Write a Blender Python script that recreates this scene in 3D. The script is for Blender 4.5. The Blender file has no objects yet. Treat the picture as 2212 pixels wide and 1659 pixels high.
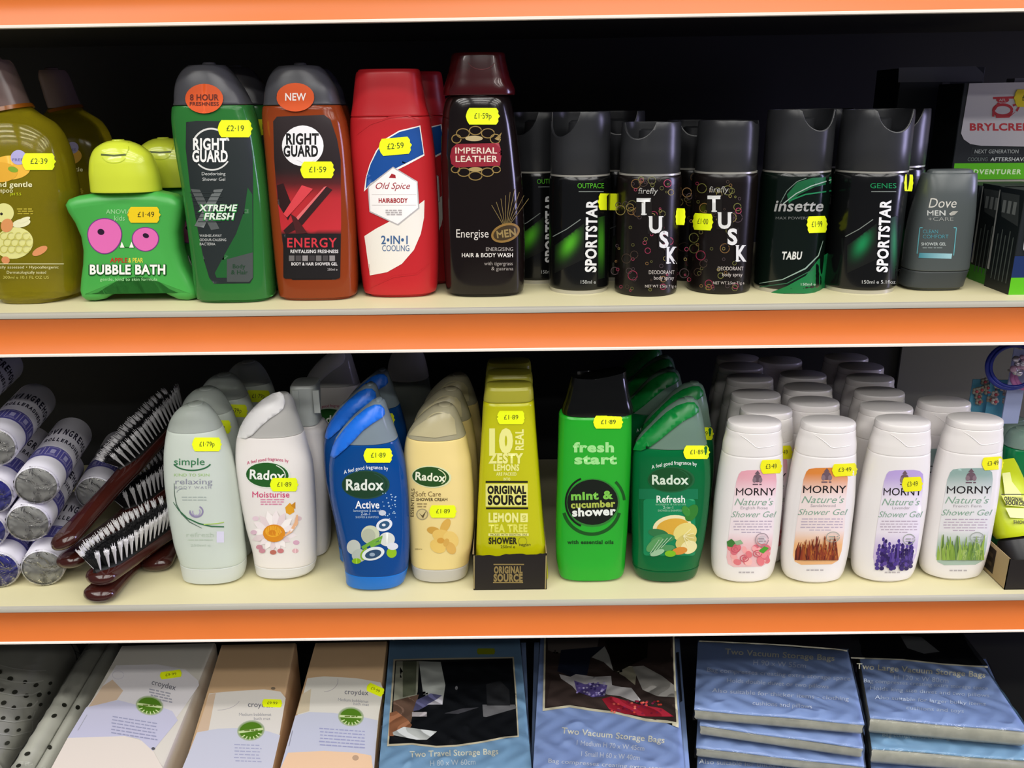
import bpy, bmesh, math, random
import numpy as np
from mathutils import Vector, Matrix
random.seed(7)
S = bpy.context.scene
COL = S.collection

# ------------------------------------------------------------------ camera
F = 1840.0; W, H = 2212, 1659
PITCH = math.radians(18.0); ROLL = 0.0122
CAM = np.array((0.0, -0.70, 1.35))
_cp, _sp = math.cos(PITCH), math.sin(PITCH)
FW = np.array((0, _cp, -_sp)); _u0 = np.array((0, _sp, _cp)); _r0 = np.array((1.0, 0, 0))
RT = math.cos(ROLL) * _r0 - math.sin(ROLL) * _u0
UP = math.sin(ROLL) * _r0 + math.cos(ROLL) * _u0
cd = bpy.data.cameras.new('camera'); cam = bpy.data.objects.new('camera', cd); COL.objects.link(cam)
cd.sensor_fit = 'HORIZONTAL'; cd.sensor_width = 36.0; cd.lens = 36.0 * F / W
cd.clip_start = 0.02; cd.clip_end = 50
cam.matrix_world = Matrix(((RT[0], UP[0], -FW[0], CAM[0]), (RT[1], UP[1], -FW[1], CAM[1]), (RT[2], UP[2], -FW[2], CAM[2]), (0, 0, 0, 1)))
S.camera = cam

# ------------------------------------------------------------------ light and exposure
S.view_settings.view_transform = 'Standard'; S.view_settings.look = 'None'
S.view_settings.gamma = 1.0; S.view_settings.exposure = 0.0; S.view_settings.use_curve_mapping = False
w = bpy.data.worlds.new('shop_air'); S.world = w; w.use_nodes = True
w.node_tree.nodes['Background'].inputs[0].default_value = (0.86, 0.86, 1.0, 1)
w.node_tree.nodes['Background'].inputs[1].default_value = 0.12
def tube_light(x, y, z, lx, ly, power, col):
    d = bpy.data.lights.new('ceiling_tube', 'AREA'); d.shape = 'RECTANGLE'; d.size = lx; d.size_y = ly
    d.energy = power; d.color = col
    o = bpy.data.objects.new('ceiling_tube', d); COL.objects.link(o); o.location = (x, y, z)
    o['kind'] = 'structure'
    return o
for ty, pw in ((-0.75, 9), (-1.25, 12), (-1.8, 15), (-2.5, 18), (-3.4, 15)):
    for tx in (-1.9, 0.0, 1.9):
        tube_light(tx + 0.35, ty, 2.75, 1.5, 0.16, pw, (1.0, 0.98, 0.93))
d = tube_light(2.3, -0.22, 1.62, 0.45, 1.1, 28, (0.62, 0.58, 1.0))     # unseen cool light, added on the right for violet edges on the cans
d.name = 'cool_side_light'; d.rotation_euler = (math.radians(86), 0, math.radians(88))

# ------------------------------------------------------------------ pixel <-> place
def rays(px, py):
    u = (np.asarray(px, float) - 1106) / F; v = (829.5 - np.asarray(py, float)) / F
    return FW + u[..., None] * RT + v[..., None] * UP
def atY(px, py, Y):
    d = rays(px, py); t = (Y - CAM[1]) / d[..., 1]; return CAM + t[..., None] * d
def atZ(px, py, Z):
    d = rays(px, py); t = (Z - CAM[2]) / d[..., 2]; return CAM + t[..., None] * d

# ------------------------------------------------------------------ materials
def lin(h):
    if not isinstance(h, str): return tuple(h)[:3]
    h = h.lstrip('#')
    if len(h) == 3: h = ''.join(c * 2 for c in h)
    v = [int(h[i:i + 2], 16) / 255 for i in (0, 2, 4)]
    return tuple(c / 12.92 if c <= .04045 else ((c + .055) / 1.055) ** 2.4 for c in v)
MATS = {}
def mat(name, col, rough=.4, trans=0, metal=0, coat=0, spec=.5, ior=1.45, bump=0, bscale=60, var=0, sss=0):
    if name in MATS: return MATS[name]
    m = bpy.data.materials.new(name); m.use_nodes = True; nt = m.node_tree; b = nt.nodes['Principled BSDF']
    c = lin(col); b.inputs['Base Color'].default_value = (*c, 1)
    b.inputs['Roughness'].default_value = rough; b.inputs['Metallic'].default_value = metal
    b.inputs['IOR'].default_value = ior; b.inputs['Transmission Weight'].default_value = trans
    b.inputs['Coat Weight'].default_value = coat; b.inputs['Specular IOR Level'].default_value = spec
    if sss:
        b.inputs['Subsurface Weight'].default_value = sss; b.inputs['Subsurface Radius'].default_value = (.01, .01, .01)
        b.inputs['Subsurface Scale'].default_value = .5
    if bump or var:
        tc = nt.nodes.new('ShaderNodeTexCoord'); no = nt.nodes.new('ShaderNodeTexNoise')
        no.inputs['Scale'].default_value = bscale; no.inputs['Detail'].default_value = 4
        nt.links.new(tc.outputs['Object'], no.inputs['Vector'])
        if bump:
            bp = nt.nodes.new('ShaderNodeBump'); bp.inputs['Strength'].default_value = bump; bp.inputs['Distance'].default_value = .002
            nt.links.new(no.outputs['Fac'], bp.inputs['Height']); nt.links.new(bp.outputs[0], b.inputs['Normal'])
        if var:
            mx = nt.nodes.new('ShaderNodeMixRGB'); mx.inputs[1].default_value = (*[x * (1 - var) for x in c], 1); mx.inputs[2].default_value = (*[min(1, x * (1 + var)) for x in c], 1)
            nt.links.new(no.outputs['Fac'], mx.inputs[0]); nt.links.new(mx.outputs[0], b.inputs['Base Color'])
    MATS[name] = m
    return m
def print_mat(name, rough):
    m = bpy.data.materials.new(name); m.use_nodes = True; nt = m.node_tree; b = nt.nodes['Principled BSDF']
    a = nt.nodes.new('ShaderNodeVertexColor'); a.layer_name = 'ink'
    nt.links.new(a.outputs['Color'], b.inputs['Base Color']); b.inputs['Roughness'].default_value = rough
    b.inputs['Specular IOR Level'].default_value = .35
    return m
PRINT = print_mat('printed_ink', .42)
PAPER = print_mat('sticker_paper', .6)
def film_mat(name, amount, bump, scale, tint=(1, 1, 1)):
    m = bpy.data.materials.new(name); m.use_nodes = True; nt = m.node_tree; nt.nodes.clear()
    o = nt.nodes.new('ShaderNodeOutputMaterial'); mx = nt.nodes.new('ShaderNodeMixShader'); tr = nt.nodes.new('ShaderNodeBsdfTransparent'); gl = nt.nodes.new('ShaderNodeBsdfGlossy')
    fr = nt.nodes.new('ShaderNodeFresnel'); fr.inputs[0].default_value = 1.45; ml = nt.nodes.new('ShaderNodeMath'); ml.operation = 'MULTIPLY'; ml.inputs[1].default_value = amount
    gl.inputs['Roughness'].default_value = .05; tr.inputs[0].default_value = (*tint, 1)
    tc = nt.nodes.new('ShaderNodeTexCoord'); no = nt.nodes.new('ShaderNodeTexNoise'); no.inputs['Scale'].default_value = scale; no.inputs['Detail'].default_value = 3; no.inputs['Distortion'].default_value = 1.2
    bp = nt.nodes.new('ShaderNodeBump'); bp.inputs['Strength'].default_value = bump; bp.inputs['Distance'].default_value = .006
    L = nt.links.new
    L(tc.outputs['Object'], no.inputs['Vector']); L(no.outputs['Fac'], bp.inputs['Height']); L(bp.outputs[0], gl.inputs['Normal']); L(bp.outputs[0], fr.inputs['Normal'])
    L(fr.outputs[0], ml.inputs[0]); L(ml.outputs[0], mx.inputs[0]); L(tr.outputs[0], mx.inputs[1]); L(gl.outputs[0], mx.inputs[2]); L(mx.outputs[0], o.inputs[0])
    return m
FILM = film_mat('clear_wrap_film', .75, .25, 30); FILMR = film_mat('crinkled_end_film', 1.3, 1.0, 55)

# ------------------------------------------------------------------ objects
def thing(name, label, cat, loc=(0, 0, 0), group=None):
    o = bpy.data.objects.new(name, None); COL.objects.link(o); o.location = loc; o.empty_display_size = .02
    o['label'] = label; o['category'] = cat
    if group: o['group'] = group
    return o
def link(name, verts, faces, m, parent=None, smooth=True, sharp=40, origin=None):
    me = bpy.data.meshes.new(name)
    v = np.asarray(verts, float).reshape(-1, 3)
    if origin is None and parent is not None: origin = tot(parent)
    if origin is not None: v = v - np.asarray(origin, float)
    me.from_pydata(v.tolist(), [], faces); me.update()
    bm = bmesh.new(); bm.from_mesh(me); bmesh.ops.recalc_face_normals(bm, faces=bm.faces); bm.to_mesh(me); bm.free()
    if smooth:
        me.polygons.foreach_set('use_smooth', [True] * len(me.polygons)); me.set_sharp_from_angle(angle=math.radians(sharp))
    if m: me.materials.append(m)
    o = bpy.data.objects.new(name, me); COL.objects.link(o)
    if parent is not None: o.parent = parent
    elif origin is not None: o.location = origin
    return o
def tot(o):
    p = np.zeros(3)
    while o is not None: p = p + np.array(o.location); o = o.parent
    return p
def dup(root, loc, label, group=None, rz=0, tags=True):
    r = root.copy(); COL.objects.link(r); r.location = loc; r.rotation_euler = (0, 0, rz); r['label'] = label
    if group: r['group'] = group
    for ch in list(root.children):
        if not tags and ch.name.startswith('price_sticker'): continue
        c = ch.copy(); COL.objects.link(c); c.parent = r
        for g in ch.children:
            e = g.copy(); COL.objects.link(e); e.parent = c
    return r
def structure(o): o['kind'] = 'structure'; return o
class MB:
    def __init__(s): s.v = []; s.f = []
    def add(s, v, f):
        n = len(s.v); s.v += [tuple(x) for x in v]; s.f += [tuple(i + n for i in q) for q in f]
    def box(s, x0, x1, y0, y1, z0, z1):
        s.add([(x, y, z) for z in (z0, z1) for y in (y0, y1) for x in (x0, x1)], [(0, 2, 3, 1), (4, 5, 7, 6), (0, 1, 5, 4), (2, 6, 7, 3), (0, 4, 6, 2), (1, 3, 7, 5)])
    def prism(s, prof, x0, x1):
        n = len(prof)
        s.add([(x, y, z) for x in (x0, x1) for y, z in prof], [(i, (i + 1) % n, n + (i + 1) % n, n + i) for i in range(n)] + [tuple(range(n))[::-1], tuple(range(n, 2 * n))])
    def rings(s, R, close=True):
        n = len(R[0]); v = [p for r in R for p in r]
        f = [(k * n + i, k * n + (i + 1) % n, (k + 1) * n + (i + 1) % n, (k + 1) * n + i) for k in range(len(R) - 1) for i in range(n)]
        if close: f += [tuple(range(n))[::-1], tuple(range((len(R) - 1) * n, len(R) * n))]
        s.add(v, f)
    def tube(s, pts, r, n=10, close=True):
        pts = [Vector(p) for p in pts]; rr = r if isinstance(r, (list, tuple)) else [r] * len(pts); R = []
        for i, p in enumerate(pts):
            t = (pts[min(i + 1, len(pts) - 1)] - pts[max(i - 1, 0)]).normalized()
            a = t.orthogonal().normalized() if i == 0 else (a - t * a.dot(t)).normalized()
            b = t.cross(a); R.append([p + (a * math.cos(q) + b * math.sin(q)) * rr[i] for q in [2 * math.pi * k / n for k in range(n)]])
        s.rings(R, close)
    def torus(s, c, ax, R0, r, n=40, m=10):
        ax = Vector(ax).normalized(); a = ax.orthogonal().normalized(); b = ax.cross(a); R = []
        for k in range(n):
            q = 2 * math.pi * k / n; d = a * math.cos(q) + b * math.sin(q)
            R.append([Vector(c) + d * (R0 + r * math.cos(p)) + ax * r * math.sin(p) for p in [2 * math.pi * j / m for j in range(m)]])
        R.append(R[0]); s.rings(R, False)
    def ball(s, c, r, n=10, sc=(1, 1, 1)):
        R = []
        for k in range(1, n):
            t = math.pi * k / n
            R.append([(c[0] + sc[0] * r * math.sin(t) * math.cos(p), c[1] + sc[1] * r * math.sin(t) * math.sin(p), c[2] - sc[2] * r * math.cos(t)) for p in [2 * math.pi * j / (n + 2) for j in range(n + 2)]])
        s.rings(R)
    def build(s, name, m, parent=None, **k): return link(name, s.v, s.f, m, parent, **k)

# ------------------------------------------------------------------ surfaces that carry print
def pchip(x, y, xs):
    x = np.asarray(x, float); y = np.asarray(y, float)
    if len(x) == 2: return np.interp(xs, x, y)
    h = np.diff(x); dl = np.diff(y) / h; m = np.zeros_like(y)
    for i in range(1, len(x) - 1):
        if dl[i - 1] * dl[i] > 0:
            w1 = 2 * h[i] + h[i - 1]; w2 = h[i] + 2 * h[i - 1]; m[i] = (w1 + w2) / (w1 / dl[i - 1] + w2 / dl[i])
    m[0] = dl[0]; m[-1] = dl[-1]
    i = np.clip(np.searchsorted(x, xs) - 1, 0, len(x) - 2); t = (xs - x[i]) / h[i]
    return y[i] * (1 + 2 * t) * (1 - t) ** 2 + h[i] * m[i] * t * (1 - t) ** 2 + y[i + 1] * t * t * (3 - 2 * t) + h[i] * m[i + 1] * t * t * (t - 1)
class Loft:
    """stack of superellipse sections; rows = (z, xc, hw, hd, n)"""
    def __init__(s, rows, yc, step=.0016):
        rows = sorted(rows, key=lambda r: r[0]); z = np.array([r[0] for r in rows])
        for i in range(1, len(z)):
            if z[i] <= z[i - 1]: z[i] = z[i - 1] + 2e-5
        s.z0, s.z1 = z[0], z[-1]
        s.z = np.unique(np.concatenate([np.arange(s.z0, s.z1, step), z]))
        s.p = [pchip(z, [r[k] for r in rows], s.z) for k in (1, 2, 3, 4)]; s.yc = yc
    def par(s, z): return [np.interp(z, s.z, q) for q in s.p]
    def front(s, x, z):
        xc, hw, hd, n = s.par(z); t = np.clip(np.abs(x - xc) / np.maximum(hw, 1e-5), 0, .985)
        return s.yc - hd * (1 - t ** n) ** (1 / n)
    def hit(s, px, py):
        Y = np.full(np.shape(px), s.yc - s.p[2].max() * .8)
        for _ in range(14):
            P = atY(px, py, Y) if np.ndim(Y) else None
            Y = .5 * Y + .5 * s.front(P[..., 0], P[..., 2])
        return atY(px, py, Y)
    def mesh(s, name, m, parent, za=None, zb=None, N=56, grow=0.0, r0=.0012, r1=.0012, top=None, sharp=42):
        za = s.z0 if za is None else za; zb = s.z1 if zb is None else zb
        zs = [za] + [q for q in s.z if za + 3e-4 < q < zb - 3e-4] + [zb]
        R = []
        def ring(z, g, zz=None):
            xc, hw, hd, n = s.par(z); out = []
            for k in range(N):
                a = 2 * math.pi * k / N; c, q = math.cos(a), math.sin(a)
                e = 2 / n
                zq = z if zz is None else zz
                if top is not None and z >= zb - 1e-9: zq = top(math.copysign(abs(c) ** e, c), math.copysign(abs(q) ** e, q), zq)
                out.append((xc + (hw + g) * math.copysign(abs(c) ** e, c), s.yc + (hd + g) * math.copysign(abs(q) ** e, q), zq))
            return out
        if r0: R.append(ring(za, grow - r0)); zs[0] = za; R.append(ring(za, grow - r0 * .3, za + r0 * .3))
        for i, z in enumerate(zs):
            if i == 0 and r0: R.append(ring(za, grow, za + r0)); continue
            if i == len(zs) - 1 and r1 and top is None: R.append(ring(zb, grow, zb - r1)); continue
            if (r0 and z < za + r0 * 1.1) or (r1 and top is None and z > zb - r1 * 1.1): continue
            R.append(ring(z, grow))
        if r1 and top is None: R.append(ring(zb, grow - r1 * .3, zb - r1 * .3)); R.append(ring(zb, grow - r1))
        b = MB(); b.rings(R); return b.build(name, m, parent, sharp=sharp)
class PlaneS:
    def __init__(s, p, n): s.p = np.array(p, float); s.n = np.array(n, float)
    def hit(s, px, py):
        d = rays(px, py); t = ((s.p - CAM) @ s.n) / (d @ s.n); return CAM + t[..., None] * d
class HeightS:
    def __init__(s, h, z): s.h = h; s.z = z
    def hit(s, px, py):
        Z = np.full(np.shape(px), s.z)
        for _ in range(8):
            d = rays(px, py); t = (Z - CAM[2]) / d[..., 2]; P = CAM + t[..., None] * d; Z = .5 * Z + .5 * s.h(P[..., 0], P[..., 1])
        return P
class CylS:
    def __init__(s, c, ax, r): s.c = np.array(c, float); s.a = np.array(ax, float) / np.linalg.norm(ax); s.r = r
    def hit(s, px, py):
        d = rays(px, py); o = CAM - s.c; dp = d - (d @ s.a)[..., None] * s.a; op = o - (o @ s.a) * s.a
        A = (dp * dp).sum(-1); B = 2 * (dp @ op); C = op @ op - s.r ** 2
        t = (-B - np.sqrt(np.maximum(B * B - 4 * A * C, 0))) / (2 * A); return CAM + t[..., None] * d

_gl = {}
def glyph(ch, bold):
    k = (ch, bold)
    if k in _gl: return _gl[k]
    def mk(body, off):
        c = bpy.data.curves.new('g', 'FONT'); c.body = body; c.resolution_u = 3; c.offset = off; c.fill_mode = 'FRONT'
        o = bpy.data.objects.new('g', c); COL.objects.link(o); bpy.context.view_layer.update()
        me = o.to_mesh(); v = [(p.co.x, p.co.y) for p in me.vertices]; f = [tuple(q.vertices) for q in me.polygons]
        o.to_mesh_clear(); bpy.data.objects.remove(o); bpy.data.curves.remove(c); return v, f
    hx = max(p[0] for p in mk('H', 0)[0])
    adv = max(p[0] for p in mk(ch + 'H', 0)[0]) - hx + bold * .02
    v, f = mk(ch, bold * .018) if ch != ' ' else ([], [])
    if ch in 'eg' and bold >= 1:
        def ar(q): return sum(abs(sum(q[0][a[i]][0] * q[0][a[i - 1]][1] - q[0][a[i - 1]][0] * q[0][a[i]][1] for i in range(len(a)))) / 2 for a in q[1])
        a0 = ar(mk(ch, 0))
        for db in (0, .15, -.15, .3, -.3):
            v, f = mk(ch, (bold + db) * .018)
            if abs(ar((v, f)) / a0 - (1 + .5 * bold)) < .25 * bold: break
    if ch == 'M':
        s = .085 + .034 * bold; a, b, m = .06 - .01 * bold, .72 + .01 * bold, .39; q = .24; k = s * 1.25
        v = [(a, 0), (a + s, 0), (a + s, .7), (a, .7), (b - s, 0), (b, 0), (b, .7), (b - s, .7), (a, .7), (a, .7 - k), (m, q), (m, q + k), (b, .7), (b, .7 - k)]
        f = [(0, 1, 2, 3), (4, 5, 6, 7), (8, 9, 10, 11), (12, 13, 10, 11)]
    _gl[k] = (v, f, adv); return _gl[k]
CAPH = .70
class Lab:
    """printed artwork in photo coordinates, laid on a surface as thin layers of ink"""
    def __init__(s, surf, grid=11, base=.00016, lay=.0001, tf=None):
        s.S = surf; s.g = grid; s.base = base; s.lay = lay; s.ops = []; s.tf = tf
    def _add(s, v, f, col, layer=None):
        v = np.asarray(v, float)
        if not len(v): return s
        if s.tf: v = s.tf(v)
        a, b = v.min(0), v.max(0)
        if layer is None:
            layer = 1 + max([o[3] for o in s.ops if not (o[4][0] > b[0] or o[5][0] < a[0] or o[4][1] > b[1] or o[5][1] < a[1])], default=0)
            layer = min(layer, 16)
        s.ops.append((v, f, col, layer, a, b)); return s
    def poly(s, pts, col, layer=None): return s._add(pts, [tuple(range(len(pts)))], col, layer)
    def rect(s, x0, y0, x1, y1, col, r=0, layer=None):
        if not r: return s.poly([(x0, y0), (x1, y0), (x1, y1), (x0, y1)], col, layer)
        p = []
        for cx, cy, a0 in ((x1 - r, y0 + r, -90), (x1 - r, y1 - r, 0), (x0 + r, y1 - r, 90), (x0 + r, y0 + r, 180)):
            p += [(cx + r * math.cos(math.radians(a0 + q)), cy + r * math.sin(math.radians(a0 + q))) for q in (0, 30, 60, 90)]
        return s.poly(p, col, layer)
    def ell(s, cx, cy, rx, ry, col, rot=0, n=28, layer=None):
        c, q = math.cos(math.radians(rot)), math.sin(math.radians(rot)); p = []
        for k in range(n):
            a = 2 * math.pi * k / n; x, y = rx * math.cos(a), ry * math.sin(a); p.append((cx + c * x - q * y, cy + q * x + c * y))
        return s.poly(p, col, layer)
    def stroke(s, pts, wd, col, layer=None):
        P = np.asarray(pts, float); n = len(P); wv = wd if isinstance(wd, (list, tuple)) else [wd] * n
        T = np.gradient(P, axis=0); T /= np.maximum(np.linalg.norm(T, axis=1)[:, None], 1e-6); N = np.stack([-T[:, 1], T[:, 0]], 1) * (np.array(wv)[:, None] / 2)
        v = np.concatenate([P + N, P - N]); return s._add(v, [(i, i + 1, n + i + 1, n + i) for i in range(n - 1)], col, layer)
    def arc(s, cx, cy, rx, ry, a0, a1, wd, col, rot=0, n=24, layer=None):
        c, q = math.cos(math.radians(rot)), math.sin(math.radians(rot)); p = []
        for k in range(n + 1):
            a = math.radians(a0 + (a1 - a0) * k / n); x, y = rx * math.cos(a), ry * math.sin(a); p.append((cx + c * x - q * y, cy + q * x + c * y))
        return s.stroke(p, wd, col, layer)
    def text(s, t, cx, cy, h, col, w=None, rot=0, bold=0, it=0, arc=0, layer=None, al='c', sp=0):
        x = 0; V = []; Fc = []; k = h / CAPH
        for ch in t:
            v, f, adv = glyph(ch, bold); n = len(V)
            V += [(p[0] + x, p[1]) for p in v]; Fc += [tuple(i + n for i in q) for q in f]; x += adv + sp
        V = np.array(V, float); x -= sp
        V[:, 0] += it * (V[:, 1] - CAPH / 2); sx = (w / x) if w else k
        X = (V[:, 0] - (x / 2 if al == 'c' else 0)) * sx; Yp = -(V[:, 1] - CAPH / 2) * k
        if arc: Yp = Yp + arc * (X / (x * sx / 2)) ** 2
        c, q = math.cos(math.radians(rot)), math.sin(math.radians(rot))
        return s._add(np.stack([cx + c * X - q * Yp, cy + q * X + c * Yp], 1), Fc, col, layer)
    def words(s, x0, x1, y, h, col, rows=1, dy=6, rot=0, seed=1):
        """lines of print too small to read"""
        r = random.Random(seed); t = math.tan(math.radians(rot))
        for k in range(rows):
            x = x0 + r.uniform(0, 4); yy = y + dy * k; v = []; f = []
            while x < x1 - 3:
                e = min(x1, x + r.uniform(5, 13)); a, b = (x - x0) * t, (e - x0) * t; n = len(v)
                v += [(x, yy + a), (e, yy + b), (e, yy + h + b), (x, yy + h + a)]; f.append((n, n + 1, n + 2, n + 3)); x = e + r.uniform(1.5, 3)
            s._add(v, f, col)
        return s
    def build(s, name, parent, m=None, thick=0):
        BM = bmesh.new(); cl = BM.loops.layers.float_color.new('ink')
        for v, f, col, layer, a, b in s.ops:
            bm = bmesh.new(); bv = [bm.verts.new((p[0], p[1], 0)) for p in v]
            for q in f:
                try: bm.faces.new([bv[i] for i in q])
                except ValueError: pass
            bmesh.ops.triangulate(bm, faces=[q for q in bm.faces if len(q.verts) > 4])
            for ax in (0, 1):
                g0 = s.g * math.ceil((a[ax] + .05) / s.g)
                for c in np.arange(g0, b[ax] - .05, s.g):
                    bmesh.ops.bisect_plane(bm, geom=bm.verts[:] + bm.edges[:] + bm.faces[:], plane_co=(c, 0, 0) if ax == 0 else (0, c, 0), plane_no=(1, 0, 0) if ax == 0 else (0, 1, 0))
            bmesh.ops.triangulate(bm, faces=[q for q in bm.faces if len(q.verts) > 4])
            bm.verts.ensure_lookup_table()
            P = np.array([(p.co.x, p.co.y) for p in bm.verts])
            if len(P):
                Q = s.S.hit(P[:, 0], P[:, 1]); D = rays(P[:, 0], P[:, 1]); D /= np.linalg.norm(D, axis=1)[:, None]
                Q = Q - D * (s.base + s.lay * layer); nv = [BM.verts.new(q) for q in Q]; fn = callable(col); c0 = None if fn else (*lin(col), 1)
                for q in bm.faces:
                    a3 = [Q[p.index] for p in q.verts]; nn = np.cross(a3[1] - a3[0], a3[2] - a3[0]); rev = nn @ (CAM - a3[0]) < 0
                    try: nf = BM.faces.new([nv[p.index] for p in (reversed(q.verts) if rev else q.verts)])
                    except ValueError: continue
                    nf.smooth = not isinstance(s.S, PlaneS)
                    for lp, p in zip(nf.loops, (reversed(q.verts) if rev else q.verts)): lp[cl] = (*lin(col(p.co.x, p.co.y)), 1) if fn else c0
            bm.free()
        if thick:
            ed = [e for e in BM.edges if e.is_boundary]; r = bmesh.ops.extrude_edge_only(BM, edges=ed)
            for x in r['geom']:
                if isinstance(x, bmesh.types.BMVert):
                    d = (Vector(CAM) - x.co).normalized(); x.co -= d * thick
            c0 = s.ops[0][2]; c0 = (*lin(c0 if not callable(c0) else '#fff'), 1)
            for q in BM.faces:
                for lp in q.loops:
                    if lp[cl][3] < .5: lp[cl] = c0
        o0 = tot(parent); bmesh.ops.translate(BM, verts=BM.verts, vec=-Vector(o0))
        me = bpy.data.meshes.new(name); BM.to_mesh(me); BM.free(); me.materials.append(m or PRINT)
        o = bpy.data.objects.new(name, me); COL.objects.link(o); o.parent = parent; return o
def mixc(a, b, t):
    t = max(0, min(1, t)); a, b = lin(a), lin(b); return tuple(p + (q - p) * t for p, q in zip(a, b))
def vgrad(*st):
    """colour stops down the page: (y, colour), ..."""
    def fn(x, y):
        for (y0, c0), (y1, c1) in zip(st, st[1:]):
            if y <= y1: return mixc(c0, c1, (y - y0) / max(1e-6, y1 - y0))
        return lin(st[-1][1])
    return fn
def sticker(surf, parent, cx, cy, w, h, txt, rot=0, col='#eefc10', ink='#4a5216', tx=0):
    L = Lab(surf, base=.0007); c, q = math.cos(math.radians(rot)), math.sin(math.radians(rot))
    e = min(w * .12, h * .22); p = [(-.5 * w + e, -.5 * h), (.5 * w - e, -.5 * h), (.5 * w - e * .4, -.3 * h), (.5 * w - e * .5, -.15 * h), (.5 * w, 0), (.5 * w - e * .5, .15 * h), (.5 * w - e * .4, .3 * h), (.5 * w - e, .5 * h),
         (-.5 * w + e, .5 * h), (-.5 * w + e * .4, .3 * h), (-.5 * w + e * .5, .15 * h), (-.5 * w, 0), (-.5 * w + e * .5, -.15 * h), (-.5 * w + e * .4, -.3 * h)]
    L.poly([(cx + c * x - q * y, cy + q * x + c * y) for x, y in p], col)
    if txt: L.text(txt, cx + tx, cy - h * .03, h * .34, ink, w=w * .52, rot=rot)
    return L.build('price_sticker', parent, PAPER)
def trace(rows, front_px, zs, hd, n=2.4, sym=False, base_hd=None):
    """outline rows (y, left x, right x[, half depth, squareness]) from the base up -> Loft standing on zs"""
    P = atZ(*[np.array(q, float) for q in front_px], zs); hb = rows[0][3] if len(rows[0]) > 3 and rows[0][3] else hd
    yc = P[1] + hb; out = []
    for i, r in enumerate(rows):
        A = atY(np.array(float(r[1])), np.array(float(r[0])), yc); B = atY(np.array(float(r[2])), np.array(float(r[0])), yc)
        z = zs if i == 0 else max((A[2] + B[2]) / 2, zs + .0014 * i)
        out.append([z, (A[0] + B[0]) / 2, (B[0] - A[0]) / 2, r[3] if len(r) > 3 and r[3] else hd, r[4] if len(r) > 4 else n])
    if sym:
        xm = np.mean([q[1] for q in out])
        for q in out: q[1] = xm
    L = Loft(out, yc); L.zs = zs; L.yz = lambda y: float(atY(np.array(1106.0), np.array(float(y)), yc)[2])
    L.rows = out; L.org = (out[0][1], yc, zs); L.top = L.z1; return L
def zpix(L, x, y): return float(atY(np.array(float(x)), np.array(float(y)), L.yc)[2])
def proj(P):
    q = np.asarray(P, float) - CAM; k = q @ FW; return 1106 + F * (q @ RT) / k, 829.5 - F * (q @ UP) / k
def behind(root, L, px, dy, label, group=None, rz=0, zref=None, tags=True):
    """copy standing dy behind its source on the same shelf, top centre seen in column px"""
    y = L.org[1] + dy; z = L.top if zref is None else zref; xt = float(L.par(L.top)[0]) - L.org[0] if hasattr(L, 'par') else 0
    a, b = proj((0, y, z))[0], proj((.1, y, z))[0]; x = .1 * (px - a) / (b - a)
    return dup(root, (x - xt, y, L.zs), label, group, rz, tags)

# ------------------------------------------------------------------ the shelving
ZU, ZL, ZB = 1.1903, 0.9067, 0.640
CREAM = mat('cream_enamel', '#cfc79f', .38, var=.05, bscale=9)
ORANGE = mat('orange_strip', '#d87333', .34, var=.03, bscale=30)
GREYP = mat('grey_rail_plastic', '#b5b1a4', .35)
WHITEP = mat('white_rail_plastic', '#f0e6da', .3)
SHADEU = mat('painted_underside_shade', '#1b1a19', .6)  # near-black colour that stands for the shade below the boards
DARK = mat('dark_back_panel', '#17171a', .7, var=.3, bscale=4)
def shelf(label, z, zo0, zo1, zw, y1, tilt=0):
    t = thing('shelf', label, 'shelf', (0, 0, z))
    if tilt: t.rotation_euler = (0, tilt, 0)
    b = MB(); b.prism([(.0035, z - .0005), (.0045, z), (y1, z), (y1, z - .022), (.012, z - .022), (.0035, z - .006)], -1.1, 1.1); b.build('shelf_board', CREAM, t, sharp=30)
    b = MB(); b.box(-1.1, 1.1, .010, y1, z - .024, z - .0221); b.build('underside_shade', SHADEU, t)  # dark sheet added where the cream board is only in shade
    b = MB(); b.prism([(.0033, z - .0002), (0, z - .0006), (-.0006, z - .0025), (-.0002, zo0 + .0006), (.0012, zo0 + .0002), (.0033, zo0)], -1.1, 1.1); b.build('edge_rail', GREYP, t, sharp=30)
    b = MB(); n = 14; pr = [(.0006 + .0036 * math.sin(math.pi * k / n) - .0004 * k / n, zo0 + (zo1 - zo0) * k / n) for k in range(n + 1)]
    b.prism(pr + [(.0085, zo1), (.0085, zo0)], -1.1, 1.1); b.build('orange_price_strip', ORANGE, t, sharp=60)
    b = MB(); b.prism([(.0033, zo1), (-.0003, zo1), (-.0012, zo1 - .0006), (-.0012, zw + .0004), (-.0004, zw), (.0033, zw)], -1.1, 1.1); b.build('bottom_rail', WHITEP, t, sharp=30)
    return t
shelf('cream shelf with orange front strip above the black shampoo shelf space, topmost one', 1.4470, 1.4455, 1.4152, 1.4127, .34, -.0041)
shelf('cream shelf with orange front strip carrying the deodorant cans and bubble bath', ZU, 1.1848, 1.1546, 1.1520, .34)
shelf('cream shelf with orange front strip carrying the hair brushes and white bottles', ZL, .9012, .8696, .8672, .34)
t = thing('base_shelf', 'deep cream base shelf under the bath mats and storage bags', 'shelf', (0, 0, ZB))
b = MB(); b.prism([(-.2, ZB - .002), (-.198, ZB), (.34, ZB), (.34, ZB - .03), (-.2, ZB - .03)], -1.1, 1.1); b.build('shelf_board', mat('base_board_shade', '#262624', .55), t)  # board colour darkened to stand for the deep shadow between the packs
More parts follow.
